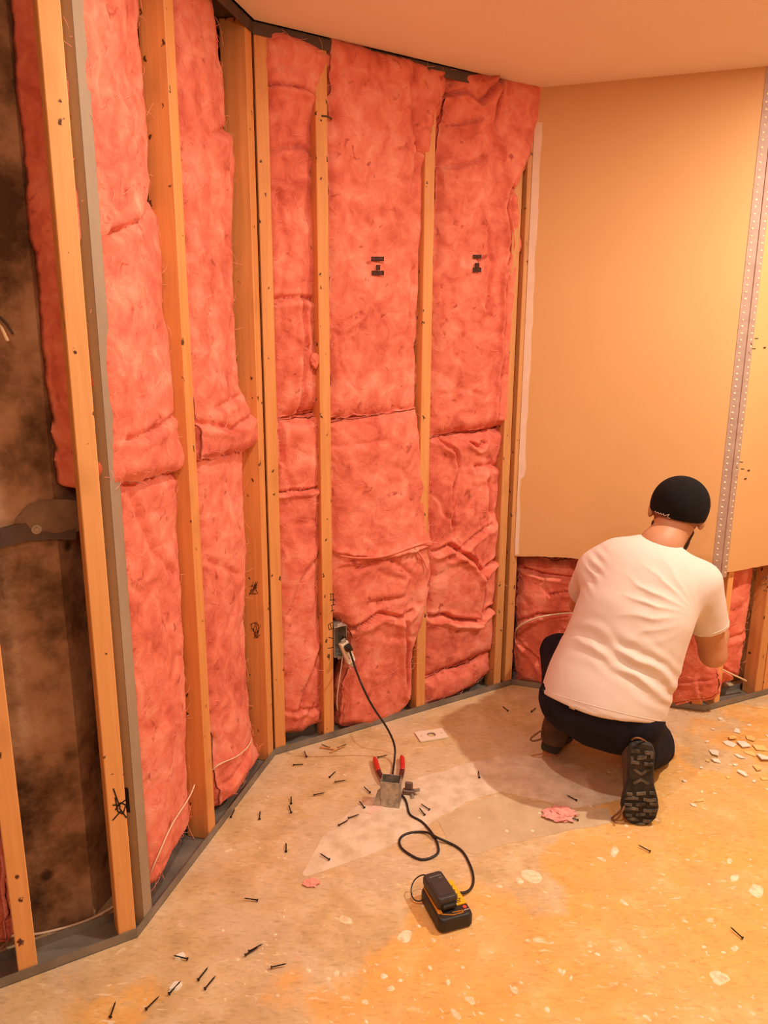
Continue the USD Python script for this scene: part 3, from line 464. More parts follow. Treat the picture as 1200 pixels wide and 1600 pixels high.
# stamps on the broad side of the corner stud (plane u = const)
def side_pen(run, u, strokes, r=0.0013):
    ms = []
    nrm = -np.array([*run.t, 0.0]); o = run.P(u, 0, 0)
    for s_ in strokes:
        P = []
        for x, y in s_:
            rr = ray(x, y); P.append(EYE + rr * ((nrm @ (o - EYE)) / (nrm @ rr)))
        P = resample(np.array(P) + nrm * 0.0005, 0.002); T = np.gradient(P, axis=0); T /= np.linalg.norm(T, axis=1, keepdims=True) + 1e-12; B = np.cross(T, nrm); n = len(P); i = np.arange(n - 1)
        V = np.vstack([P + B * r, P - B * r]); ms.append(trimesh.Trimesh(V, np.vstack([np.stack([i, i + n, i + n + 1], 1), np.stack([i, i + n + 1, i + 1], 1)]), process=False))
    return cat_(ms)
uD = R2.L - 0.027 - SW / 2
rng = np.random.default_rng(5)
for (x, y, hh) in ((397, 919, 11), (399, 985, 14)):
    st = [[(x + rng.uniform(-8, 8), y + rng.uniform(-hh, hh)) for _ in range(3)] for _ in range(12)]
    part(S['D1'], 'ink_stamp', side_pen(R2, uD, st, 0.0009), INK2, label='smudged lumber stamp')
print('batts done')
# ---------------------------------------------------------------- corner bead on the outside corner
bd = thing('corner_bead', 'perforated metal corner bead running down the outside corner of the tan walls', 'corner bead', [*dry[4], 0.6])
zb0 = 0.592
for run, u0, u1, side in ((R4, uR - 0.036, uR + 0.001, 0), (R5, u50 - 0.001, u50 + 0.030, 1)):
    part(bd, 'flange', run.place(bevel_box(np.array([u0, 0.0132, zb0]), np.array([u1, 0.0146, HT - 0.002]), 0.0004)), BEAD)
part(bd, 'nose', tube([[*(dry[4] + (R4.n + R5.n) * 0.001), zb0 - 0.015], [*(dry[4] + (R4.n + R5.n) * 0.001), HT - 0.002]], 0.0032, 8), BEAD)
dots = []
rng = np.random.default_rng(21)
ico = trimesh.creation.icosphere(1, 1.0)
for run, uc in ((R4, uR - 0.023), (R5, u50 + 0.020)):
    for z in np.arange(zb0 + 0.02, HT - 0.02, 0.0245):
        d = ico.copy(); d.apply_scale([rng.uniform(.0035, .005), 0.0016, rng.uniform(.003, .0042)]); d.apply_translation([uc + rng.normal(0, .0008), 0.0146, z + rng.normal(0, .001)]); dots.append(run.place(d))
part(bd, 'plaster_plug', cat_(dots), CHALK, kind='stuff', label='pale plaster showing in the punched holes')
nl = []
for x, y, run in ((1182, 529, R4), (1178, 545, R4), (1195, 543, R5), (1158, 722, R4), (1160, 733, R4), (1170, 735, R5), (1165, 748, R5)):
    u, z = run.px(x, y, .015); nl.append(run.place(bevel_box(np.array([u - .006, .0135, z - .0018]), np.array([u + .006, .0165, z + .0018]), .0006)))
part(bd, 'nail', cat_(nl), SCREWM, kind='stuff')

# ---------------------------------------------------------------- cables
def cable(pts, label, r=0.003, m=CABLE, n=80):
    P = spline(np.array(pts), n); return solo('electrical_cable', tube(P, r, 8), m, label, 'cable', smooth=True)
def rp(run, x, y, w): u, z = run.px(x, y, w); return run.P(u, w, z)
cable([rp(R2, 304, 1226, -.035), rp(R2, 290, 1255, -.024), rp(R2, 268, 1290, -.008), rp(R2, 250, 1330, -.006), rp(R2, 236, 1362, -.02), rp(R2, 232, 1380, -.05)], 'thin white cable slanting down over the lower batt beside the steel stud', .0022)
cable([rp(R2, 330, 1205, -.035), rp(R2, 345, 1193, -.012), rp(R2, 368, 1183, .000), rp(R2, 386, 1168, .002), rp(R2, 392, 1155, -.02)], 'short white wire over the batt foot left of the double stud corner', .0022)
cable([rp(R1, -60, 1470, -.105), rp(R1, 10, 1463, -.105), rp(R1, 60, 1459, -.105), rp(R1, 110, 1447, -.105), rp(R1, 150, 1432, -.105), rp(R1, 190, 1408, -.105), rp(R1, 215, 1390, -.105)], 'white cable lying low in front of the bare concrete', .0035)
cable([rp(R4, 806, 985, -.02), rp(R4, 818, 974, .005), rp(R4, 840, 965, .012), rp(R4, 866, 960, .012), rp(R4, 892, 958, .010), rp(R4, 930, 962, .0)], 'white cable bowed across the batt left of the kneeling man', .0042)
cable([rp(R5, 1112, 1032, -.03), rp(R5, 1126, 1044, -.02), rp(R5, 1145, 1054, -.02), rp(R5, 1166, 1064, -.03)], 'pinkish cable sloping below the right elbow of the man', .004)

# ---------------------------------------------------------------- foundation details behind the left studs
RF = Run(0); RF.o = FND[0]; RF.L = np.linalg.norm(FND[1] - FND[0])
def fpx(x, y, w=0.0): u, z = RF.px(x, y, w); return RF.P(u, w, z)
st = thing('metal_strap', 'dark metal strap with a bolt, running across the bare concrete', 'strap', fpx(57, 830))
zs0 = [RF.px(x, y, .006) for x, y in ((-60, 852), (0, 842), (40, 832), (80, 829), (118, 830))]
v = []
for u, z in zs0: v += [RF.P(u, .012, z + .024), RF.P(u, .012, z - .020), RF.P(u, .001, z + .024), RF.P(u, .001, z - .020)]
F = []
for i in range(4):
    a, b = 4 * i, 4 * i + 4
    for p, q in ((0, 1), (1, 3), (3, 2), (2, 0)): F += [[a + p, b + q, a + q], [a + p, b + p, b + q]]
mm = trimesh.Trimesh(np.array(v), F + [[0, 1, 3], [0, 3, 2], [16, 19, 17], [16, 18, 19]], process=False); mm.fix_normals(); part(st, 'strip', mm, DARKSTEEL)
n3 = np.array([*RF.n, 0]); p = fpx(57, 827, .012)
part(st, 'bolt_washer', cat_([cyl(p, p + n3 * .003, .011, 20), cyl(p, p + n3 * .008, .0055, 6)]), STUDSTEEL, label='pale round bolt head')
lump = trimesh.creation.icosphere(4, 1.0); lv = lump.vertices; lump.vertices = lv * (1 + 0.25 * (meshkit.fbm(lv * 2.2, 4, 3) - .5)[:, None]) * [.085, .012, .045]
c = RF.px(88, 815); lump.apply_translation([c[0], .004, c[1] + .01]); solo('mortar_lump', RF.place(lump), noisy('mortar', (0.16, 0.09, 0.05), (0.30, 0.185, 0.11), 12, rough=0.95, bump=0.5), 'brown lump of mortar bulging just above the dark metal strap', 'mortar', smooth=True)
for i, (a_, b_, lab) in enumerate((((-6, 500), (12, 533), 'pale broken tie wire sticking out of the concrete at the left edge'), ((0, 495), (20, 522), 'dark tie wire beside the pale one at the left edge'))):
    A_, B_ = fpx(*a_, .002), fpx(*b_, .055 - .04 * i); solo('tie_wire', tube(np.array([A_, (A_ + B_) / 2 + [0, 0, .004], B_]), .004 - .0012 * i, 6), STRAW if i == 0 else DARKSTEEL, lab, 'wire', smooth=True)

# ---------------------------------------------------------------- floor patches, spots (part of the floor: flat shapes with an edge of their own)
def blob(P, z, th=0.0008, jit=0.012, seed=0):
    P = resample(np.vstack([P, P[:1]]), 0.02)[:-1]; c = P.mean(0); n_ = meshkit.fbm(np.c_[P * 18, np.full(len(P), seed)], 4, seed) - .5; d = P - c; P = P + d / (np.linalg.norm(d, axis=1, keepdims=True) + 1e-6) * (n_ * 2 * jit)[:, None]
    g = sg.Polygon(P).buffer(0); g = max(g.geoms, key=lambda q: q.area) if hasattr(g, 'geoms') else g; g = g.buffer(-.012).buffer(.024).buffer(-.012); return slab(g, 0.0, z + th)
fp = lambda L: np.array([fl(*q)[:2] for q in L])
part(solo_floor, 'pale_patch', blob(fp([(468, 1374), (500, 1315), (545, 1268), (600, 1236), (660, 1214), (735, 1192), (800, 1178), (880, 1188), (960, 1215), (985, 1245), (900, 1264), (840, 1250), (780, 1238), (740, 1249), (692, 1275), (650, 1301), (600, 1328), (540, 1350)]), 0.0004, jit=.016, seed=3), PALE, label='pale sweep across the floor')  # thin sweep, paler in tone than the floor around it
part(solo_floor, 'tan_patch', blob(fp([(686, 1282), (740, 1252), (780, 1241), (840, 1253), (905, 1268), (950, 1262), (960, 1285), (880, 1300), (800, 1316), (745, 1336), (700, 1318)]), 0.0002, jit=.014, seed=6), TANPATCH, label='duller tan patch below the pale sweep')  # thin patch in a duller tan than the sweep above
rng = np.random.default_rng(77); spots = []
def irregular(c, r, el, ang, seed, z=0.0014):
    th = np.linspace(0, 2 * np.pi, 18, endpoint=False); rr = r * (0.72 + .56 * meshkit.noise(np.stack([np.cos(th) * 1.6 + seed * 3.1, np.sin(th) * 1.6, th * 0 + seed], -1), seed % 97)); p = np.stack([rr * np.cos(th), rr * np.sin(th) * el], 1); ca, sa = math.cos(ang), math.sin(ang); p = p @ np.array([[ca, sa], [-sa, ca]]) + c
    v = np.vstack([np.c_[p, np.zeros(18)], np.c_[c + (p - c) * .8, np.full(18, z)], [[*c, z * 1.15]]]); F = []
    for i in range(18): j = (i + 1) % 18; F += [[i, j, 18 + j], [i, 18 + j, 18 + i], [18 + i, 18 + j, 36]]
    return trimesh.Trimesh(v, F, process=False)
named = [(830, 1368, .030, .8), (812, 1376, .016, .6), (1148, 1372, .020, .5), (1140, 1345, .016, .4), (1182, 1392, .026, .7), (960, 1330, .024, .45), (940, 1342, .014, .5), (1124, 1527, .024, .8), (633, 1462, .026, .7), (735, 1562, .013, .7), (712, 1585, .016, .5), (805, 1547, .010, .8), (600, 1525, .009, .9), (525, 1521, .009, .9), (481, 1516, .008, .8), (780, 1385, .010, .6), (975, 1410, .014, .5), (1148, 1482, .012, .6), (541, 1438, .022, .6), (1110, 1438, .012, .6), (880, 1520, .010, .4), (892, 1528, .008, .5), (700, 1535, .010, .6), (610, 1545, .012, .6), (356, 1329, .012, .4), (1010, 1590, .010, .6), (665, 1415, .012, .5)]
for k, (x, y, r, e) in enumerate(named): spots.append(irregular(fl(x, y)[:2], r, e, rng.uniform(0, 3), k + 1))
for k in range(620):
    x, y = rng.uniform(300, 1200), rng.uniform(1180, 1600)
    if y < 1420 and rng.random() < .62 * (1 if x < 760 else .5): continue
    if x < 520 and rng.random() < .6: continue
    r = 0.0016 + 0.0052 * rng.random() ** 3; spots.append(irregular(fl(x, y)[:2], r * 1.25, rng.uniform(.3, .9), rng.normal(2.3, .4), k + 40, .001))
part(solo_floor, 'plaster_spot', cat_(spots), CHALK, smooth=True, kind='stuff', label='pale crumbs and splashes of plaster stuck to the floor')

# ---------------------------------------------------------------- loose screws
def screw_mesh():
    prof = [(0, 0.0), (.0042, 0.0), (.0042, .0006), (.0018, .0034)]
    z = .0034; out = list(prof); k = 0
    while z < .0335:
        out += [(.0012, z), (.0020, z + .0009)]; z += .0019
    out += [(.0012, .0345), (0.0002, .040), (0, .040)]
    m = lathe(out, 12); m.apply_transform(trimesh.transformations.rotation_matrix(math.pi / 2, [0, 1, 0])); m.apply_translation([-.02, 0, 0]); return m
SCR = screw_mesh(); SCR.apply_transform(trimesh.transformations.rotation_matrix(-0.07, [0, 1, 0])); SCR.apply_translation([0, 0, -SCR.bounds[0, 2]])
scr = [(467, 1197, 0), (477, 1180, 115), (532, 1223, 5), (499, 1243, 8), (455, 1252, 90), (453, 1266, 110), (573, 1236, 140), (565, 1259, 130), (553, 1278, 15), (537, 1288, 25), (447, 1326, 90), (507, 1341, 150), (598, 1184, 10), (748, 1212, 100), (664, 1263, 150), (659, 1270, 130), (789, 1109, 145), (535, 1168, 20), (508, 1168, 160), (392, 1408, 175), (394, 1489, 30), (436, 1512, 10), (318, 1524, 50), (329, 1538, 48), (274, 1546, 45), (239, 1570, 42), (406, 1276, 85), (282, 1499, 170), (364, 1273, 60), (177, 1580, 70), (1006, 1328, 155), (1150, 1460, 140), (894, 1281, 165), (893, 1249, 155), (834, 1111, 35), (400, 1484, 25), (520, 1212, 40), (605, 1555, 0)]
ORD = ['nearest', 'second nearest', 'third nearest', 'fourth nearest', 'fifth nearest', 'sixth nearest', 'seventh nearest', 'eighth nearest', 'ninth nearest', 'tenth nearest', 'eleventh nearest', 'twelfth nearest']
MARKS = [('red pliers', fl(605, 1215)), ('battery charger', fl(697, 1425)), ('pale cover plate', fl(674, 1150)), ('scribbled pine stud', fl(205, 1470)), ('pink scrap', fl(877, 1274)), ('double stud corner', fl(430, 1180)), ("photo's lower right corner", fl(1200, 1600)), ("photo's lower left corner", fl(150, 1600)), ('left boot', fl(860, 1180)), ('right boot toe', fl(1000, 1290))]
def near_labels(pts, what):
    pick = [min(range(len(MARKS)), key=lambda m: np.linalg.norm(p - MARKS[m][1][:2])) for p in pts]; out = []
    for i, p in enumerate(pts):
        same = sorted((j for j in range(len(pts)) if pick[j] == pick[i]), key=lambda j: np.linalg.norm(pts[j] - MARKS[pick[j]][1][:2])); out.append(f'{what}, {ORD[same.index(i)]} of its kind to the {MARKS[pick[i]][0]}')
    return out
scr_lab = near_labels([fl(x, y)[:2] for x, y, _ in scr[:-1]], 'black screw on the floor')
first = None
for lab_, (x, y, ang) in zip(scr_lab, scr[:-1]):
    p = fl(x, y)[:2]; a_ = math.radians(ang)
    dpx = 10; q = fl(x + dpx * math.cos(a_), y - dpx * math.sin(a_))[:2]; yaw = math.degrees(math.atan2(*(q - p)[::-1]))
    x_ = UsdGeom.Xform.Define(stage, path_for('/World', 'drywall_screw')); x_.AddTranslateOp().Set(Gf.Vec3d(float(p[0]), float(p[1]), 0.0012)); x_.AddRotateZOp().Set(yaw)
    tag(x_.GetPrim(), lab_, 'screw', 'loose drywall screws on the floor')
    if first is None:
        first = x_; u = usdkit.mesh(stage, str(x_.GetPath()) + '/screw_body', SCR, SCREWM, smooth=40)
    else: x_.GetPrim().GetReferences().AddInternalReference(first.GetPath()); x_.GetPrim().SetInstanceable(True)

# ---------------------------------------------------------------- drywall chips on the right
chips = [(1126, 1124, .014, 0), (1113, 1141, .010, 0), (1151, 1143, .022, 0), (1144, 1155, .022, 1), (1173, 1155, .024, 1), (1140, 1163, .032, 0), (1162, 1166, .032, 0), (1172, 1178, .028, 1), (1188, 1170, .032, 1), (1190, 1186, .030, 0), (1116, 1178, .028, 0), (1119, 1189, .022, 0), (1156, 1183, .020, 0), (1184, 1202, .024, 1), (1160, 1210, .022, 0), (1138, 1216, .010, 1), (1092, 1250, .022, 1), (1084, 1259, .014, 0), (1106, 1190, .010, 1), (1069, 1222, .009, 0), (1194, 1218, .018, 1), (1105, 1160, .009, 0), (1170, 1134, .012, 0), (1095, 1200, .008, 0), (1148, 1196, .010, 0), (1178, 1222, .009, 0), (1195, 1150, .014, 0)]
rng = np.random.default_rng(9)
chip_rank = {}
for yel in (0, 1):
    for n_, k in enumerate(sorted((k for k in range(len(chips)) if chips[k][3] == yel), key=lambda k: (-chips[k][2], chips[k][0]))): chip_rank[k] = n_
BIG = ['largest', 'second largest', 'third largest', 'fourth largest', 'fifth largest', 'sixth largest', 'seventh largest', 'eighth largest', 'ninth largest', 'tenth largest', 'eleventh largest', 'twelfth largest', 'thirteenth largest', 'fourteenth largest', 'fifteenth largest', 'sixteenth largest', 'seventeenth largest', 'eighteenth largest', 'smallest']
def where(x, y): return 'touching the right edge of the photo' if x > 1180 else 'close to the floor track' if y < 1150 else 'in the middle of the heap' if x > 1130 and y < 1195 else 'on the near side of the heap' if x > 1130 else 'strayed toward the man'
for k, (x, y, r, yel) in enumerate(chips):
    n_ = rng.integers(4, 7); th = np.sort(rng.uniform(0, 2 * np.pi, n_)) if n_ > 5 else np.linspace(0, 2 * np.pi, n_, endpoint=False) + rng.uniform(-.4, .4, n_)
    poly = sg.Polygon(np.stack([np.cos(th) * r * rng.uniform(.7, 1.15, n_), np.sin(th) * r * rng.uniform(.5, .9, n_)], 1)).convex_hull
    if poly.geom_type != 'Polygon': continue
    h = rng.uniform(.002, .005); m = slab(poly, 0, h); big = r > .02
    m.apply_transform(trimesh.transformations.rotation_matrix(rng.uniform(0, 6), [0, 0, 1])); m.apply_transform(trimesh.transformations.rotation_matrix(rng.uniform(-.16, .16) if big else rng.uniform(-.08, .08), [math.cos(k), math.sin(k), 0]))
    p = fl(x, y); m.apply_translation([p[0], p[1], -m.bounds[0, 2] + .0008 + (.004 if big and k % 3 == 0 else 0)])
    solo('drywall_chip', m, CHIPY if yel else GYPSUM, f"{BIG[chip_rank[k]]} {'yellow painted' if yel else 'white'} drywall chip in the rubble, {where(x, y)}", 'drywall chip', group='painted drywall chips on the floor' if yel else 'white drywall chips on the floor')
# pink scrap
SCRAPM = noisy('pale_pink_fleece', (.72, .26, .21), (.92, .46, .39), 45, rough=1.0, detail=6, bump=.5)
sc = trimesh.creation.icosphere(4, 1.0); v = sc.vertices; sc.vertices = v * (1 + 1.7 * (meshkit.fbm(v * 2.1, 4, 5) - .5)[:, None]) * [.046, .036, .009]; sc.apply_translation([*fl(877, 1274)[:2], .007]); sc.vertices[:, 2] = np.maximum(sc.vertices[:, 2], .0012)
ts_ = thing('insulation_scrap', 'small flat scrap of pink insulation lying on the floor near the right boot', 'insulation', fl(877, 1274)); part(ts_, 'fleece', sc, SCRAPM, smooth=True)
rs = sc.copy(); rs.apply_translation(-sc.centroid); rs.apply_scale(.42); rs.apply_translation([*fl(487, 1381)[:2], .004]); rs.vertices[:, 2] = np.maximum(rs.vertices[:, 2], .001); solo('insulation_scrap', rs, PINKF, 'tiny reddish insulation tuft at the left tip of the pale sweep', 'insulation', smooth=True)
for (x, y, r, lab) in ((275, 1542, .018, 'white gypsum crumb beside screws near the lower left corner'), (281, 1496, .015, 'white gypsum crumb above the lower left screws')):
    solo('drywall_chip', irregular(fl(x, y)[:2], r, .6, .8, int(r * 1e4), .007), GYPSUM, lab, 'drywall chip')
# wood shavings by the track
for k, (x0, y0, x1, y1) in enumerate(((500, 1168, 527, 1172), (516, 1176, 538, 1166))):
    A_, B_ = fl(x0, y0, .004), fl(x1, y1, .004); solo('splinter', tube(np.array([A_, (A_ + B_) / 2 + [0, 0, .003], B_]), .003, 5), WOOD[1], ['dark wood splinter by the track below the outlet', 'second wood splinter crossing it by the track below the outlet'][k], 'splinter')

# ---------------------------------------------------------------- wall plate on the floor
def frame_floor(p0, p1):
    """x axis from floor point p0 to p1"""
    a_, b_ = fl(*p0)[:2], fl(*p1)[:2]; t = (b_ - a_) / np.linalg.norm(b_ - a_); return np.array([*t, 0]), np.array([-t[1], t[0], 0])
ex, ey = frame_floor((651, 1152), (698, 1145)); pc = fl(674, 1150); Mx = basis([*pc[:2], .0008], ex, ey, [0, 0, 1])
def put(m, M): m = m.copy(); m.apply_transform(M); return m
plate = sg.box(-.058, -.036, .058, .036).buffer(-.004).buffer(.004).difference(sg.Point(0, 0).buffer(.0175, 24))
wp = thing('outlet_cover_plate', 'pale outlet cover plate with a round hole, lying on the floor below the outlet', 'cover plate', pc)
part(wp, 'plate', put(slab(plate, .001, .006), Mx), WHITEP)
ring = sg.Point(0, 0).buffer(.0175, 24).difference(sg.Point(0, 0).buffer(.0145, 24)); part(wp, 'rim', put(slab(ring, .0005, .0045), Mx), BOXM, label='dark ring inside the round hole')
for s_ in (-1, 1): part(wp, 'screw_hole', put(slab(sg.Point(s_ * .042, 0).buffer(.0022, 8), .006, .0062), Mx), SLOT)

# ---------------------------------------------------------------- outlet box on the stud
bx = thing('outlet_box', 'open metal outlet box fixed to the side of the pencilled stud', 'outlet box', rp(R3, 538, 1000, -.03))
uE0 = uz(R3, 515, 1140) + SW / 2 + .001
zt, zb_ = R3.px(538, 976, -.004)[1], R3.px(538, 1023, -.004)[1]; uW = .052
for a_, b_ in (((uE0, -.060, zb_), (uE0 + .002, .004, zt)), ((uE0 + uW, -.060, zb_), (uE0 + uW + .002, .004, zt)), ((uE0, -.060, zb_), (uE0 + uW + .002, .004, zb_ + .002)), ((uE0, -.060, zt - .002), (uE0 + uW + .002, .004, zt)), ((uE0, -.062, zb_), (uE0 + uW + .002, -.060, zt))):
    part(bx, 'side_panel' if a_[1] > -.0605 else 'back_panel', R3.place(bevel_box(np.array(a_), np.array(b_), .0004)), BOXM)
for za in (zt, zb_ - .010): part(bx, 'mounting_ear', R3.place(bevel_box(np.array([uE0 + .014, .002, za]), np.array([uE0 + .034, .004, za + .010]), .0006)), BOXM)
part(bx, 'wire', tube(spline([rp(R3, 535, 1020, -.03), rp(R3, 532, 1050, -.02), rp(R3, 527, 1085, -.03), rp(R3, 528, 1110, -.05)], 30), .0025, 6), CABLE)
# receptacle hanging out of the box
rA, rB = rp(R3, 538, 1004, .030), rp(R3, 551, 1036, .040)
ax_ = (rB - rA) / np.linalg.norm(rB - rA); nf = np.array([*R3.n, .15]); nf -= ax_ * (nf @ ax_); nf /= np.linalg.norm(nf); sd = np.cross(ax_, nf)
rM = basis((rA + rB) / 2, sd, ax_, nf); rl = np.linalg.norm(rB - rA)
rc_ = thing('receptacle', 'white power receptacle hanging out of the open outlet box', 'power outlet', (rA + rB) / 2)
part(rc_, 'body', put(bevel_box(np.array([-.017, -rl / 2, -.022]), np.array([.017, rl / 2, 0]), .003), rM), WHITEP)
part(rc_, 'yoke', put(bevel_box(np.array([-.010, -rl / 2 - .014, -.003]), np.array([.010, rl / 2 + .014, -.001]), .0005), rM), BOXM)
part(rc_, 'socket_face', put(slab(sg.Point(0, rl * .22).buffer(.014, 16), 0, .003), rM), WHITEP)
for s_ in (-1, 1): part(rc_, 'slot', put(bevel_box(np.array([s_ * .006 - .001, rl * .22 - .004, .0028]), np.array([s_ * .006 + .001, rl * .22 + .004, .0034]), .0001), rM), SLOT)
part(rc_, 'lead', tube(spline([rA - nf * .012, rA - nf * .03 + [0, 0, .004], rp(R3, 541, 994, -.03)], 20), .003, 6), SLOT)

# ---------------------------------------------------------------- charger with its cord, battery
exc, eyc = frame_floor((672, 1459), (741, 1440))
# shape in charger frame: x to the right, y away; corner positions read off the photo
cM = basis([*fl(697, 1425)[:2], 0.0], exc, eyc, [0, 0, 1])
o_, = [fl(700, 1432)[:2]]
def rrect(w, h, r, s=.0): return sg.box(-w / 2, -h / 2, w / 2, h / 2).buffer(-r).buffer(r, 12)
def loft(polys, n=64):
    V = []
    for g, z in polys:
        c = np.array(g.exterior.coords)[:-1]; th0 = np.linspace(0, 1, n, endpoint=False); ring_ = g.exterior; p = np.array([ring_.interpolate(t, normalized=True).coords[0] for t in th0]); V.append(np.c_[p, np.full(n, z)])
    V = np.array(V); k = len(V); F = []
    for a_ in range(k - 1):
        for i in range(n): j = (i + 1) % n; F += [[a_ * n + i, (a_ + 1) * n + j, a_ * n + j], [a_ * n + i, (a_ + 1) * n + i, (a_ + 1) * n + j]]
    vv = np.vstack([V.reshape(-1, 3), V[0].mean(0), V[-1].mean(0)]); b_ = k * n
    for i in range(n): j = (i + 1) % n; F += [[b_, i, j], [b_ + 1, (k - 1) * n + j, (k - 1) * n + i]]
    m = trimesh.Trimesh(vv, F, process=False)
    if m.volume < 0: m.invert()
    return m
CW, CL = .098, .140
ch_ = thing('battery_charger', 'black and yellow battery charger on the floor with its long cord', 'battery charger', cM[:3, 3])
part(ch_, 'base', put(loft([(rrect(CW - .010, CL - .010, .012), .001), (rrect(CW, CL, .016), .006), (rrect(CW, CL, .016), .030), (rrect(CW - .006, CL - .006, .014), .038), (rrect(CW - .014, CL - .014, .012), .041)]), cM), BLACK, smooth=40)
yr = rrect(CW - .012, CL - .046, .008)
part(ch_, 'yellow_deck', put(slab(sg.box(CW / 2 - .034, -.032, CW / 2 - .005, .060).buffer(-.003).buffer(.003), .040, .0435), cM), YELLOW, label='yellow deck to the right of the battery')
part(ch_, 'amber_trim', put(slab(sg.box(-CW / 2 + .006, -.045, -CW / 2 + .018, .060).buffer(-.002).buffer(.002), .040, .0435), cM), AMBER, label='amber edge left of the battery')
fr = sg.LineString([(-CW / 2 + .015, -.047), (-.008, -.058), (.022, -.058), (.024, -.052), (-.004, -.050)]).buffer(.0013)
part(ch_, 'front_trim', put(slab(fr, .0395, .0420), cM), AMBER, label='amber outline of the front catch')
part(ch_, 'indicator_light', put(slab(sg.Point(.034, -.042).buffer(.0055, 12), .040, .0425), cM), REDLED, label='red indicator')
part(ch_, 'printed_mark', put(cat_([slab(sg.box(.028 + .004 * i, -.0535 + .0008 * (i % 2), .0305 + .004 * i, -.0505), .0395, .0416) for i in range(4)]), cM), WHITEP)
part(ch_, 'printed_label', put(cat_([slab(sg.box(CW / 2 - .028 + .003 * (i % 2), -.024 + .0055 * i, CW / 2 - .018 + .002 * (i % 3), -.0215 + .0055 * i), .0434, .0438) for i in range(12)]), cM), BLACK)
L2 = lambda x, y, z=.004: fl(x, y, z)
rr_ = .0038
cord = [rp(R3, 546, 1016, .050), rp(R3, 552, 1034, .075), L2(562, 1062, .33), L2(580, 1100, .24), L2(600, 1130, .15), L2(612, 1152, .09), L2(617, 1170, .045), L2(616, 1190, .014), L2(613, 1215, .012), L2(617, 1232, .010), L2(631, 1246, .006), L2(637, 1262), L2(642, 1274), L2(656, 1282), L2(668, 1293), L2(680, 1310, .005), L2(685, 1330, .004), L2(678, 1338), L2(660, 1343), L2(640, 1335), L2(625, 1321), L2(628, 1307), L2(648, 1300), L2(668, 1301, .008), L2(682, 1308, .013), L2(700, 1316, .006), L2(720, 1328), L2(732, 1346), L2(739, 1366), L2(738, 1384), L2(728, 1394, .008), [*(cM @ [CW / 2 - .004, .042, .018, 1])[:3]]]
part(ch_, 'power_cord', tube(spline(cord, 320), rr_, 8), BLACK, smooth=True)
pA, pB = rp(R3, 544, 1012, .042), rp(R3, 549, 1026, .058)
part(ch_, 'plug', put(loft([(rrect(.026, .026, .006), 0), (rrect(.026, .026, .006), .012), (rrect(.016, .018, .005), .024), (rrect(.009, .010, .003), .036)]), basis(pA - nf * .006, sd, ax_, nf)), BLACK, smooth=40, label='black plug')
part(ch_, 'hang_loop', tube(spline([*[(cM @ [a_, b_, c_, 1])[:3] for a_, b_, c_ in ((-CW / 2 + .004, .048, .016), (-CW / 2 - .016, .054, .010), (-CW / 2 - .024, .070, .018), (-CW / 2 - .008, .096, .036), (-CW / 2 + .016, .094, .052), (-.024, .080, .056))]], 50), .0018, 6), BLACK, smooth=True, label='thin wire loop at the side')
bM = basis((cM @ [-.012, .018, 0, 1])[:3], exc * math.cos(.035) + eyc * math.sin(.035), eyc * math.cos(.035) - exc * math.sin(.035), [0, 0, 1])
bt = thing('battery_pack', 'dark grey tool battery seated in the charger', 'battery', bM[:3, 3])
part(bt, 'shell', put(loft([(rrect(.054, .104, .010), .0425), (rrect(.058, .108, .010), .052), (rrect(.058, .108, .010), .068), (rrect(.053, .102, .009), .074), (rrect(.047, .096, .008), .076)]), bM), DGREY, smooth=40)
part(bt, 'raised_panel', put(loft([(rrect(.044, .062, .003), .0755), (rrect(.042, .060, .003), .0775)]), basis((bM @ [0, -.012, 0, 1])[:3], bM[:3, 0], bM[:3, 1], [0, 0, 1])), DGREY)
part(bt, 'grip_ridge', put(cat_([bevel_box(np.array([-.018, .030 + .0 * i, .0755]), np.array([.018, .0335, .0785]), .0008) for i in range(1)]), bM), plain('worn_grey', (.16, .145, .125), .5), label='pale worn ridge')
part(bt, 'printed_mark', put(cat_([slab(sg.box(.008 + .004 * i, .0225, .0105 + .004 * i, .0265), .0758, .0763) for i in range(3)]), bM), plain('grey_print', (.2, .18, .16), .6))
part(bt, 'release_latch', put(bevel_box(np.array([-.020, -.062, .046]), np.array([.020, -.052, .060]), .003), bM), BLACK)

# ---------------------------------------------------------------- pliers and loose metal box on the floor
g0 = fl(607, 1246); exb, eyb = frame_floor((594, 1265), (622, 1268)); xM = basis([*fl(609, 1262)[:2], .001], exb, eyb, [0, 0, 1])
mb = thing('junction_box', 'mottled grey metal junction box standing on the floor in front of the red pliers', 'junction box', xM[:3, 3])
w_, h_, dd = .064, .092, .048
for a_, b_, nm in (((-w_ / 2, 0, 0), (w_ / 2, .0015, h_), 'face_panel'), ((-w_ / 2, 0, 0), (-w_ / 2 + .0015, dd, h_), 'side_panel'), ((w_ / 2 - .0015, 0, 0), (w_ / 2, dd, h_), 'side_panel'), ((-w_ / 2, 0, 0), (w_ / 2, dd, .0015), 'bottom_panel'), ((-w_ / 2, dd - .0015, 0), (w_ / 2, dd, h_), 'back_panel')):
    part(mb, nm, put(bevel_box(np.array(a_), np.array(b_), .0004), xM), BOXM)
part(mb, 'bracket_wing', put(slab(sg.Polygon([(-w_ / 2, 0), (-w_ / 2 - .026, -.002), (-w_ / 2 - .010, .055), (-w_ / 2, .062)]), 0, .0015), xM @ trimesh.transformations.rotation_matrix(math.radians(80), [1, 0, 0])), BOXM)
clampM = plain('rusty_clamp', (.20, .13, .105), .5, .4)
ck = thing('cable_clamp', 'small brownish metal clamp at the right side of the junction box', 'clamp', fl(640, 1240))
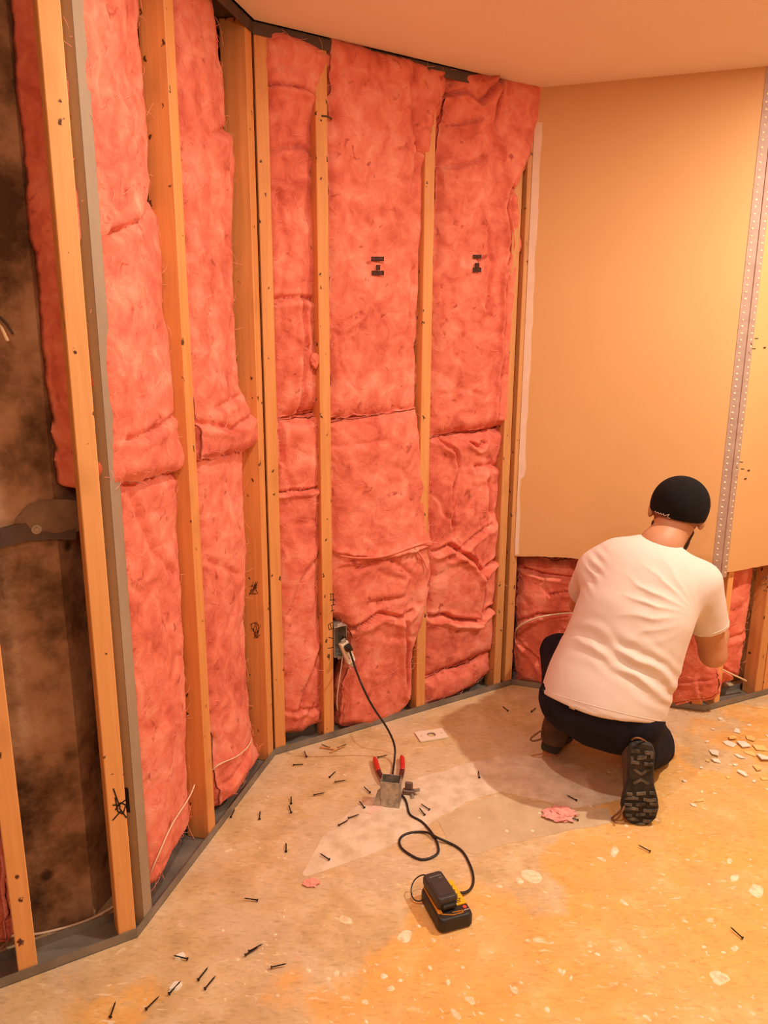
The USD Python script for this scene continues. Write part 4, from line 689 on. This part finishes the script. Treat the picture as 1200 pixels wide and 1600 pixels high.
cM2 = basis([*fl(634, 1243)[:2], 0], exb, eyb, [0, 0, 1])
part(ck, 'saddle', put(cat_([bevel_box(np.array([-.012, 0, .001]), np.array([.030, .020, .018]), .003), bevel_box(np.array([-.004, .006, .018]), np.array([.022, .016, .046]), .003)]), cM2), clampM)
part(ck, 'screw', put(cat_([cyl([.028, .01, .016], [.046, .008, .022], .006, 10), cyl([.018, .008, .004], [.026, -.018, .006], .006, 10)]), cM2), BOXM, label='pale clamp screws')
pl = thing('pliers', 'red handled pliers lying open on the floor behind the metal box', 'pliers', fl(612, 1225))
piv = fl(613, 1229, .012)
def bez(P, n=24): return spline(np.array(P), n)
hL = bez([piv, fl(603, 1222, .016), fl(595, 1212, .018), fl(589, 1197, .017), fl(585, 1184, .016)])
hR = bez([piv, fl(622, 1222, .016), fl(627, 1211, .017), fl(629, 1197, .017), fl(627.5, 1181, .016)])
grip = plain('dark_red_grip', (.10, .02, .016), .5)
for H_ in (hL, hR):
    part(pl, 'handle', tube(H_[:15], np.linspace(.008, .0085, 15), 10), grip, smooth=True); part(pl, 'grip_tip', tube(H_[13:], np.r_[np.linspace(.0092, .0095, len(H_) - 15), .008, .005], 10), RED, smooth=True, label='bright red grip end')
part(pl, 'pivot', cyl(piv + [0, 0, -.007], piv + [0, 0, .009], .013, 20), BLACK)
jaw = fl(613, 1250, .010); jx = (jaw - piv); jx /= np.linalg.norm(jx)
part(pl, 'jaw', hull(ball(piv + jx * .004, .012), ball(piv + jx * .034 + [0, 0, -.003], .005)), BOXM, smooth=True)
cp = sg.Polygon([tuple(fl(x, y)[:2]) for x, y in ((571, 1271), (583, 1260), (592, 1248), (600, 1258), (598, 1266), (580, 1273))])
solo('card_scrap', slab(cp, .0008, .0035), CARD, 'pinkish scrap of card under the left edge of the metal box', 'scrap')

#PERSON
# ---------------------------------------------------------------- the kneeling man
def relax(m, it, h):
    """Taubin smoothing on the plain vertex graph, no vertex moving more than h"""
    from scipy.sparse import coo_matrix, diags
    f = m.faces; v = np.array(m.vertices); n = len(v); i = np.r_[f[:, 0], f[:, 1], f[:, 2], f[:, 1], f[:, 2], f[:, 0]]; j = np.r_[f[:, 1], f[:, 2], f[:, 0], f[:, 0], f[:, 1], f[:, 2]]
    A = coo_matrix((np.ones(len(i)), (i, j)), (n, n)).tocsr(); A.data[:] = 1; A = diags(1 / np.maximum(np.asarray(A.sum(1)).ravel(), 1)) @ A; p = v.copy()
    for _ in range(it):
        for lam in (.5, -.53): p = p + lam * (A @ p - p)
    d = p - v; l = np.linalg.norm(d, axis=1, keepdims=True); m.vertices = v + d * np.minimum(1, h / np.maximum(l, 1e-9)); return m
def surface_nets(fn, lo, hi, h):
    """zero surface of a signed distance function on a grid, as one smooth mesh"""
    lo, hi = np.asarray(lo, float), np.asarray(hi, float); n = np.ceil((hi - lo) / h).astype(int) + 1
    gx, gy, gz = [lo[k] + h * np.arange(n[k]) for k in range(3)]; D = fn(np.stack(np.meshgrid(gx, gy, gz, indexing='ij'), -1).astype(np.float32))
    inside = D < 0; corners = [(i, j, k) for i in (0, 1) for j in (0, 1) for k in (0, 1)]
    sl = lambda A, c: A[c[0]:A.shape[0] - 1 + c[0], c[1]:A.shape[1] - 1 + c[1], c[2]:A.shape[2] - 1 + c[2]]
    cnt = sum(sl(inside, c).astype(np.int8) for c in corners); mixed = (cnt > 0) & (cnt < 8); cells = np.argwhere(mixed); idx = -np.ones(mixed.shape, int); idx[mixed] = np.arange(len(cells))
    dv = np.stack([D[cells[:, 0] + c[0], cells[:, 1] + c[1], cells[:, 2] + c[2]] for c in corners], 1); P = np.zeros((len(cells), 3)); N = np.zeros(len(cells))
    for a in range(8):
        for b in range(a + 1, 8):
            if sum(abs(corners[a][k] - corners[b][k]) for k in range(3)) != 1: continue
            m = (dv[:, a] < 0) != (dv[:, b] < 0); t = dv[m, a] / (dv[m, a] - dv[m, b]); P[m] += np.array(corners[a]) + t[:, None] * (np.array(corners[b]) - np.array(corners[a])); N[m] += 1
    V = lo + h * (cells + P / N[:, None]); F = []
    for ax in range(3):
        o1, o2 = [(1, 2), (2, 0), (0, 1)][ax]
        s0 = [slice(1, -1)] * 3; s0[ax] = slice(0, -1); s1 = list(s0); s1[ax] = slice(1, None)
        A, B = inside[tuple(s0)], inside[tuple(s1)]; e = np.argwhere(A != B); start = A[A != B]; e = e + 1; e[:, ax] -= 1
        def cell(d1, d2): q = e.copy(); q[:, o1] -= d1; q[:, o2] -= d2; return idx[q[:, 0], q[:, 1], q[:, 2]]
        a, b, c, d = cell(0, 0), cell(1, 0), cell(1, 1), cell(0, 1); f = np.where(start[:, None], np.stack([a, b, c, d], 1), np.stack([d, c, b, a], 1)); F += [f[:, [0, 1, 2]], f[:, [0, 2, 3]]]
    m = trimesh.Trimesh(V, np.vstack(F), process=False)
    if m.volume < 0: m.invert()
    return relax(m, 6, h)
def smin(a, b, k):
    h = np.clip(0.5 + 0.5 * (b - a) / k, 0, 1); return b * (1 - h) + a * h - k * h * (1 - h)
class SDF:
    """a smooth union of round cones and ellipsoids"""
    def __init__(s): s.items = []
    def cone(s, a, b, ra, rb, k=.02): s.items.append(('c', np.asarray(a, float), np.asarray(b, float), ra, rb, k)); return s
    def chain(s, P, R, k=.02):
        for i in range(len(P) - 1): s.cone(P[i], P[i + 1], R[i], R[i + 1], k)
        return s
    def ell(s, c, ax, r, k=.02): s.items.append(('e', np.asarray(c, float), np.asarray(ax, float), np.asarray(r, float), None, k)); return s
    def cut(s, c, ax, r, k=.01): s.items.append(('x', np.asarray(c, float), np.asarray(ax, float), np.asarray(r, float), None, k)); return s
    def plane(s, o, n): s.items.append(('p', np.asarray(o, float), np.asarray(n, float) / np.linalg.norm(n), None, None, 0)); return s
    def __call__(s, p):
        D = np.full(p.shape[:-1], 1.0, np.float32)
        for kind, a, b, ra, rb, k in s.items:
            if kind == 'c':
                ab = b - a; L = ab @ ab + 1e-12; t = np.clip(((p - a.astype(np.float32)) @ ab.astype(np.float32)) / L, 0, 1); d = np.linalg.norm(p - a.astype(np.float32) - t[..., None] * ab.astype(np.float32), axis=-1) - (ra + (rb - ra) * t); D = smin(D, d, k)
            elif kind in 'ex':
                q = ((p - a.astype(np.float32)) @ b.T.astype(np.float32)) / ra.astype(np.float32); l = np.linalg.norm(q, axis=-1); d = (l - 1) * l / (np.linalg.norm(q / ra.astype(np.float32), axis=-1) + 1e-6)
                D = smin(D, d, k) if kind == 'e' else -smin(-D, d, k)
            else: D = -smin(-D, -((p - a.astype(np.float32)) @ b.astype(np.float32)), .004)
        return D
unit = lambda v: np.asarray(v, float) / np.linalg.norm(v)
# joints
NECK = at(1030, 852, 2.43); PEL = at(945, 1085, 2.29)
SHL, SHR = at(928, 896, 2.50), at(1094, 912, 2.37)
ELR, WRR = at(1114, 1022, 2.42), at(1118, 925, 2.66)
ELL, WRL = at(908, 945, 2.70), at(925, 905, 2.90)
UPT = unit(NECK - PEL); LAT = unit((SHR - SHL) - UPT * ((SHR - SHL) @ UPT)); FWT = np.cross(UPT, LAT); TA = np.stack([LAT, FWT, UPT])   # torso frame: right, front, up
def T3(x, y, z): return PEL + LAT * x + FWT * y + UPT * z
TL = np.linalg.norm(NECK - PEL)
# head
HC = at(1057, 806, 2.50); HF = unit([0.30, 0.90, -0.32]); HU = unit(np.array([0.24, 0.10, 1.0]) - HF * (HF @ np.array([0.24, 0.10, 1.0]))); HR = np.cross(HF, HU); HA = np.stack([HR, HF, HU])
def H3(x, y, z): return HC + HR * x + HF * y + HU * z
I3 = np.eye(3)
skin = SDF()
skin.ell(H3(0, -.005, .022), HA, (.076, .096, .092), .02).ell(H3(0, .030, -.035), HA, (.060, .066, .078), .03)
skin.cone(H3(-.030, .045, -.085), H3(.030, .045, -.085), .026, .026, .03).cone(H3(0, .070, -.092), H3(0, .074, -.098), .022, .02, .02)          # jaw, chin
skin.cone(H3(-.03, .082, .022), H3(.03, .082, .022), .012, .012, .015).cone(H3(0, .094, .010), H3(0, .112, -.030), .008, .013, .01).cone(H3(-.012, .100, -.033), H3(.012, .100, -.033), .008, .008, .008)   # brow, nose
skin.cut(H3(-.032, .098, .000), HA, (.018, .014, .012), .008).cut(H3(.032, .098, .000), HA, (.018, .014, .012), .008)
for s_ in (-1, 1): skin.ell(H3(.032 * s_, .080, -.001), HA, (.014, .012, .012), .003).cone(H3(.045 * s_, .072, -.020), H3(.052 * s_, .060, -.026), .016, .016, .015)      # eyes, cheeks
skin.cone(H3(-.018, .090, -.058), H3(.018, .090, -.058), .006, .006, .006).cone(H3(-.015, .090, -.067), H3(.015, .090, -.067), .007, .007, .006)                 # lips
for s_ in (-1, 1):
    skin.ell(H3(.084 * s_, -.004, .000), HA, (.011, .018, .029), .006).cone(H3(.090 * s_, -.014, .014), H3(.089 * s_, -.014, -.010), .007, .006, .004)   # ears
skin.cone(H3(0, -.030, -.055), NECK + UPT * -.02 + FWT * .015, .054, .064, .03).cone(NECK, T3(0, .03, TL - .14), .062, .07, .04)
skin.chain([SHL + FWT * .01, ELL, WRL], [.046, .040, .028], .02).chain([SHR + FWT * .01, SHR * .45 + ELR * .55, ELR, ELR * .7 + WRR * .3, WRR], [.048, .052, .043, .047, .029], .02)
skin.cone(T3(-.11, .03, TL - .14), T3(.11, .03, TL - .14), .05, .05, .05)
def hand(S, wr, fdir, pn, side):
    """palm and five fingers curled over the cut edge of the wall board; fdir: along the fingers, pn: back-of-hand normal"""
    f = unit(fdir); n = unit(pn - f * (pn @ f)); l = np.cross(f, n) * side
    S.cone(wr, wr + f * .045, .024, .026, .012)
    for i, (o, L) in enumerate(((-.030, .062), (-.010, .074), (.010, .070), (.029, .056))):
        b = wr + f * .078 + l * o; S.cone(wr + f * .03 + l * o * .6, b, .018, .0125, .010)
        m1 = b + f * L * .45 - n * L * .10; m2 = m1 + f * L * .20 - n * L * .34; m3 = m2 - f * L * .06 - n * L * .24; S.chain([b, m1, m2, m3], [.0105, .0095, .0088, .0078], .004)
    t0 = wr + f * .025 - l * .026; t1 = t0 + f * .026 - l * .024 - n * .012; t2 = t1 + f * .026 - l * .006 - n * .014; t3 = t2 + f * .020 + l * .004 - n * .008; S.chain([t0, t1, t2, t3], [.017, .013, .011, .009], .008)
hand(skin, WRR, np.array([-.1, .75, .55]), np.array([.2, -.6, .8]), -1)
hand(skin, WRL, np.array([.25, .6, .6]), np.array([0, -.7, .7]), 1)
bb = np.array([HC, SHL, SHR, ELR, WRR, ELL, WRL, T3(0, 0, TL - .25)]); body = surface_nets(skin, bb.min(0) - .17, bb.max(0) + .17, .0055)
man = thing('person', 'kneeling person seen from behind in a black cap, pale t-shirt and dark trousers', 'person', fl(985, 1200))
part(man, 'body', body, SKIN, smooth=True)
# beard and stubble: a thin skin over the jaw
beard = SDF(); beard.cone(H3(-.033, .046, -.088), H3(.033, .046, -.088), .0275, .0275, .02).cone(H3(0, .070, -.095), H3(0, .076, -.101), .0245, .022, .02).cone(H3(.058, .036, -.040), H3(.040, .046, -.085), .015, .024, .02).cone(H3(-.058, .036, -.040), H3(-.040, .046, -.085), .015, .024, .02)
part(man, 'beard', surface_nets(beard, H3(0, .04, -.09) - .11, H3(0, .04, -.09) + .11, .005), HAIR, smooth=True)
hr = SDF(); hr.ell(H3(0, -.006, .014), HA, (.0775, .0965, .088), .01).cut(H3(0, .11, -.01), HA, (.12, .088, .11), .01).plane(H3(0, 0, -.048), -HU + HF * .25)
part(man, 'hair', surface_nets(hr, HC - .13, HC + .13, .005), noisy('cropped_hair', (.22, .09, .045), (.34, .145, .075), 160, rough=.9, bump=.4, bscale=500), smooth=True, label='closely cropped hair below the cap')
# cap
cp_ = SDF(); cp_.ell(H3(0, -.006, .026), HA, (.094, .112, .100), .01).ell(H3(0, -.020, .055), HA, (.086, .095, .080), .03); cp_.plane(H3(0, -.10, -.028), -HU * 1.0 + HF * .32)
cap = thing  # (the cap stays a part of the person: clothing)
capm = surface_nets(cp_, H3(0, 0, .03) - .16, H3(0, 0, .03) + .16, .0045); pc_ = part(man, 'cap', capm, CAPM, smooth=60, label='black fitted cap')
br = SDF(); br.ell(H3(0, .120, .020), HA, (.078, .085, .006), .004).plane(H3(0, .06, .03), -HF); part(pc_, 'brim', surface_nets(br, H3(0, .12, .02) - .12, H3(0, .12, .02) + .12, .005), CAPM, smooth=True)
part(pc_, 'top_button', ball(H3(0, -.012, .130), .007), CAPM, smooth=True)
from trimesh.proximity import closest_point
lg = [at(x, y, 2.38) for x, y in ((1022, 800), (1024, 798.5), (1026, 802), (1028, 800), (1030, 803.5), (1032, 801.5), (1034, 804.5), (1036.5, 802.5), (1038, 806), (1041, 805), (1046, 803.5), (1043, 807), (1041, 809.5), (1047, 809.5))]
lgP = resample(np.array(lg), .002); r_ = lgP - EYE; hits, ir, _ = capm.ray.intersects_location(np.repeat(EYE[None], len(lgP), 0), r_, multiple_hits=False)
lgP = hits[np.argsort(ir)] if len(hits) else lgP
part(pc_, 'stitched_mark', tube(lgP - unit(r_.mean(0)) * .001, .0014, 5), plain('silver_thread', (.62, .52, .44), .5), label='small pale stitched mark at the rear rim')

# t-shirt
sh = SDF()
def scaled(P): q = (P - PEL.astype(np.float32)) @ TA.T.astype(np.float32); q[..., 1] *= np.clip(1.20 + .30 * q[..., 2] / .4, 1.12, 1.45); return q
tor = SDF(); z1 = TL
tor.chain([(-.004, .03, -.12), (-.002, .03, .02), (.004, .02, .16), (0, -.01, .30), (0, -.01, z1 - .15)], [.196, .192, .182, .180, .168], .05)
tor.cone((-.115, .02, z1 - .115), (.10, .02, z1 - .10), .082, .082, .08).cone((0, .03, z1 - .06), (.005, .04, z1 - .005), .070, .062, .06)
def torso(P): return tor(scaled(P)) / 1.2
sl = SDF()
mR = SHR * .40 + ELR * .60; mL = SHL * .45 + ELL * .55
sl.cone(SHR + UPT * .006, mR, .072, .068, .03).cone(SHL + UPT * .008, mL, .068, .068, .03)
axR, axL = unit(ELR - SHR), unit(ELL - SHL)
hemO = at(1003, 1136, 2.17); hemA, hemB = at(868, 1096, 2.33), at(1036, 1132, 2.27)
hemN = np.cross(hemB - hemA, (hemO - hemA)); hemN = unit(hemN); hemN = hemN if hemN @ UPT < 0 else -hemN
def shirt_f(P):
    d = torso(P); sleeve = sl(P); q = P.astype(np.float32)
    endR = (q - mR.astype(np.float32)) @ axR.astype(np.float32); endL = (q - mL.astype(np.float32)) @ axL.astype(np.float32)
    nearR = np.linalg.norm(q - SHR.astype(np.float32), axis=-1) < .30
    sleeve = np.maximum(sleeve, np.where((q - PEL.astype(np.float32)) @ LAT.astype(np.float32) > .02, endR, endL))
    d = smin(d, sleeve, .045)
    lx = (q - PEL.astype(np.float32)) @ LAT.astype(np.float32); low = (q - PEL.astype(np.float32)) @ (-UPT).astype(np.float32) - .058 + .15 * lx - .008 * np.cos(lx * 16)
    d = -smin(-d, -low, .006)
    neck = ((q - (NECK + UPT * .012).astype(np.float32)) @ unit(UPT * .9 + FWT * .45).astype(np.float32)); return np.maximum(d, neck)
bb = np.array([T3(-.25, -.16, -.16), T3(.25, .2, TL + .1), SHL, SHR, mL, mR]); shirt = surface_nets(shirt_f, bb.min(0) - .11, bb.max(0) + .11, .0055)
def folds(m):
    v = m.vertices; q = (v - PEL) @ TA.T; n = m.vertex_normals; x, y, z = q.T
    nz = meshkit.fbm(q * 7, 3, 4) - .5; nz2 = meshkit.fbm(q * 3 + 5, 3, 8) - .5
    ax, az = .165, TL - .19; dx, dz = ax - x, z - az; r = np.hypot(dx, dz); th = np.arctan2(dz, dx + .03)                       # creases fanning out from the right armpit
    a = np.exp(-((r - .13) / .07) ** 2) * np.exp(-((th - .05) / .8) ** 2) * .0042 * (1 - 2 * np.abs(np.sin(th * 11 + nz * 6 + 1)) ** .7)
    a += np.exp(-((z - .135 + .25 * (x - .05)) / .06) ** 2) * np.exp(-((x - .09) / .11) ** 2) * .009 * np.sin((z + .33 * x) * 120 + nz * 9)   # bunching at the waist
    a += np.exp(-((z - .155) / .05) ** 2) * np.exp(-((x + .08) / .10) ** 2) * .005 * np.sin((z - .15 * x) * 95 + nz * 8)
    a += np.exp(-((x + .17) / .03) ** 2) * np.exp(-((z - TL + .16) / .07) ** 2) * .003 * np.sin((z + .6 * x) * 150 + nz * 7)
    a += nz2 * .014 + nz * .006
    hem = q[:, 2] < -.05; a = np.where(hem, a * .5, a)
    mask = (y < .12); m.vertices = v + np.nan_to_num(n) * (np.clip(a, -.02, .02) * mask)[:, None]; return relax(m, 2, .006)
shirt = folds(shirt); ps = part(man, 'tshirt', shirt, SHIRT, smooth=True, label='pale pinkish white t-shirt')
# hem and cuff bands, neckline rib: follow the cut rims
def rim(m, o, n, near, r, lab, back=False):
    sc = m.section(plane_origin=o, plane_normal=n)
    if sc is None: return
    P = min(sc.discrete, key=lambda q: np.linalg.norm(q.mean(0) - near)); P = resample(P, .008)
    part(ps, lab, tube(P, r, 6), SHIRT, smooth=True)
rim(shirt, mR - axR * .016, axR, mR, .0014, 'sleeve_seam')
rim(shirt, PEL - UPT * .036, unit(UPT - .15 * LAT), PEL, .0012, 'hem_seam')
# trousers
HPR, HPL = T3(.085, .02, -.045), T3(-.09, .02, -.055)
KNR = at(1020, 1168, 2.46); ANR = at(1006, 1176, 2.25)
KNL = at(874, 1020, 2.74); ANL = at(884, 1130, 2.52)
tr = SDF(); tr.cone(HPL, HPR, .118, .118, .05).cone(T3(0, .03, .02), T3(0, .0, -.04), .13, .13, .05)
tr.cone(HPR, KNR + [0, 0, .02], .105, .070, .04).cone(HPL + FWT * .05, KNL, .105, .072, .04)
tr.chain([KNR, KNR * .5 + ANR * .5 + [0, 0, .01], ANR], [.066, .068, .052], .03).chain([KNL, KNL * .5 + ANL * .5, ANL], [.072, .073, .056], .03)
def tr_f(P):
    d = tr(P); q = (P - PEL.astype(np.float32)) @ UPT.astype(np.float32); return np.maximum(np.maximum(d, q - .02 - .5 * np.maximum(0, (P - PEL.astype(np.float32)) @ FWT.astype(np.float32))), .004 - P[..., 2])
bb = np.array([HPL, HPR, KNR, KNL, ANR, ANL, PEL]); trou = surface_nets(tr_f, np.maximum(bb.min(0) - .19, [-9, -9, -.012]), bb.max(0) + .19, .0075)
v = trou.vertices; trou.vertices = v + trou.vertex_normals * ((meshkit.fbm(v * 11, 4, 2) - .5) * .014 + (meshkit.fbm(v * np.array([30, 30, 12]), 2, 5) - .5) * .004)[:, None]; trou.vertices[:, 2] = np.maximum(trou.vertices[:, 2], .0015)
part(man, 'trousers', trou, NAVY, smooth=True, label='dark navy trousers')
tg = bevel_box(np.array([-.009, -.002, -.004]), np.array([.009, .002, .004]), .0008); p_ = at(894, 1106, 2.30)
hit, _, _ = trou.ray.intersects_location(EYE[None], (p_ - EYE)[None], multiple_hits=False)
if len(hit): tg.apply_transform(basis(hit[0] - unit(p_ - EYE) * .003, LAT, FWT, UPT)); part(man, 'belt_tag', tg, PALE, label='small pale tag below the shirt hem')

# boots: sole outline with lugs, upper as one smooth surface. frame: x across, y heel to toe, z out of the sole (away from the foot)
SOLE = noisy('dark_rubber', (0.014, .011, .009), (.05, .042, .033), 22, rough=.9)
def boot(M, L=.285, seed=1, lugs=True):
    out = np.array([(-.030, .004), (-.036, .03), (-.034, .09), (-.036, .14), (-.047, .19), (-.050, .22), (-.043, .258), (-.022, .281), (0, .285), (.024, .279), (.044, .255), (.051, .218), (.046, .18), (.034, .13), (.033, .08), (.036, .03), (.029, .004), (0, -.004)]) * [1, L / .285]
    g = sg.Polygon(out).buffer(-.006).buffer(.006, 8); t_ = thing_boot[0]
    sole = loft([(g.buffer(-.004), -.026), (g, -.020), (g, -.006), (g.buffer(-.003), 0)], 90); sp = part(man, 'boot_sole', put(sole, M), SOLE, smooth=40, label='dusty dark treaded sole'); ms = []
    bars = []
    for y0, y1, w in ((.018, .030, .9), (.036, .050, .95), (.056, .068, .9)): bars.append((y0, y1))
    for y in (.160, .178, .196, .214, .232, .250, .266): bars.append((y, y + .011))
    if lugs:
        for k, (y0, y1) in enumerate(bars):
            sl_ = sg.Polygon([(-.07, y0), (-.02, y0 + .004 * (-1) ** k), (.02, y0 - .003 * (-1) ** k), (.07, y0), (.07, y1), (.02, y1 - .003 * (-1) ** k), (-.02, y1 + .004 * (-1) ** k), (-.07, y1)]); cuts = sg.box(-.0055, y0 - .02, .0055, y1 + .02) if k % 2 == 0 else sg.box(-.022, y0 - .02, -.013, y1 + .02).union(sg.box(.013, y0 - .02, .022, y1 + .02))
            for gg in getattr(sl_.intersection(g.buffer(-.0045)).difference(cuts), 'geoms', []):
                if gg.area > 2e-5: part(sp, 'tread_lug', put(slab(gg.buffer(-.0008), -.0005, .0055), M), RUBBER)
        part(sp, 'arch_bar', put(cat_([slab(sg.LineString([(-.018, .085), (0, .100), (.018, .085)]).buffer(.004), -.0005, .003), slab(sg.LineString([(-.018, .130), (0, .118), (.018, .130)]).buffer(.004), -.0005, .003)]), M), RUBBER, kind='stuff')
    up = SDF(); A = M[:3, :3].T
    pt = lambda x, y, z: (M @ [x, y * L / .285, z, 1])[:3]
    up.cone(pt(0, .045, -.050), pt(0, .05, -.110), .040, .044, .02).cone(pt(0, .045, -.048), pt(0, .20, -.042), .036, .040, .03).cone(pt(-.006, .20, -.040), pt(.006, .235, -.036), .040, .036, .03).cone(pt(0, .06, -.085), pt(0, .15, -.060), .042, .036, .03).plane(pt(0, 0, -.018), M[:3, 2]).plane(pt(0, .04, -.128), -M[:3, 2])
    cs = np.array([pt(-.07, -.02, 0), pt(.07, .3, -.15), pt(.07, -.02, -.15), pt(-.07, .3, 0), pt(-.07, .3, -.15), pt(.07, .3, 0)]); part(man, 'boot_upper', surface_nets(up, cs.min(0) - .03, cs.max(0) + .03, .006), LEATHER, smooth=True, label='dark brown boot'); return pt
thing_boot = [None]
# right boot: toe on the floor, sole turned to the camera
toe, heel = at(1000, 1291, 2.085), at(1003, 1163, 2.105); yd = unit(toe - heel); Lr = np.linalg.norm(toe - heel)
zd = unit(np.array([-.10, -1.0, .0]) - yd * (np.array([-.10, -1.0, .0]) @ yd)); xd = np.cross(yd, zd)
Mr = basis(heel, xd * 1.16, yd, zd); ptR = boot(Mr, L=Lr)
# left boot: on its ball, heel raised, seen from behind
hl = at(857, 1174, 2.42); hl[2] = .055; tl = hl + unit([.30, .62, 0]) * .235; tl[2] = .012; yd = unit(tl - hl); zd = unit(np.array([-.30, -.35, -1.0]) - yd * (np.array([-.30, -.35, -1.0]) @ yd)); xd = np.cross(yd, zd); ptL = boot(basis(hl, xd, yd, zd), L=.25, lugs=False)
for P in ([at(972, 1258, 2.12), at(964, 1272, 2.10), at(956, 1279, 2.11), at(962, 1281, 2.09), at(972, 1268, 2.08), at(978, 1255, 2.12)], [at(985, 1160, 2.16), at(997, 1153, 2.10), at(1008, 1158, 2.12), at(1018, 1170, 2.16)]):
    part(man, 'lace', tube(spline(np.array(P), 24), .0032, 6), LACE, smooth=True)
part(man, 'lace', tube(spline(np.array([at(850, 1140, 2.47), at(836, 1148, 2.45), at(829, 1156, 2.45), at(838, 1157, 2.44), at(850, 1148, 2.46)]), 24), .0035, 6), LACE, smooth=True)
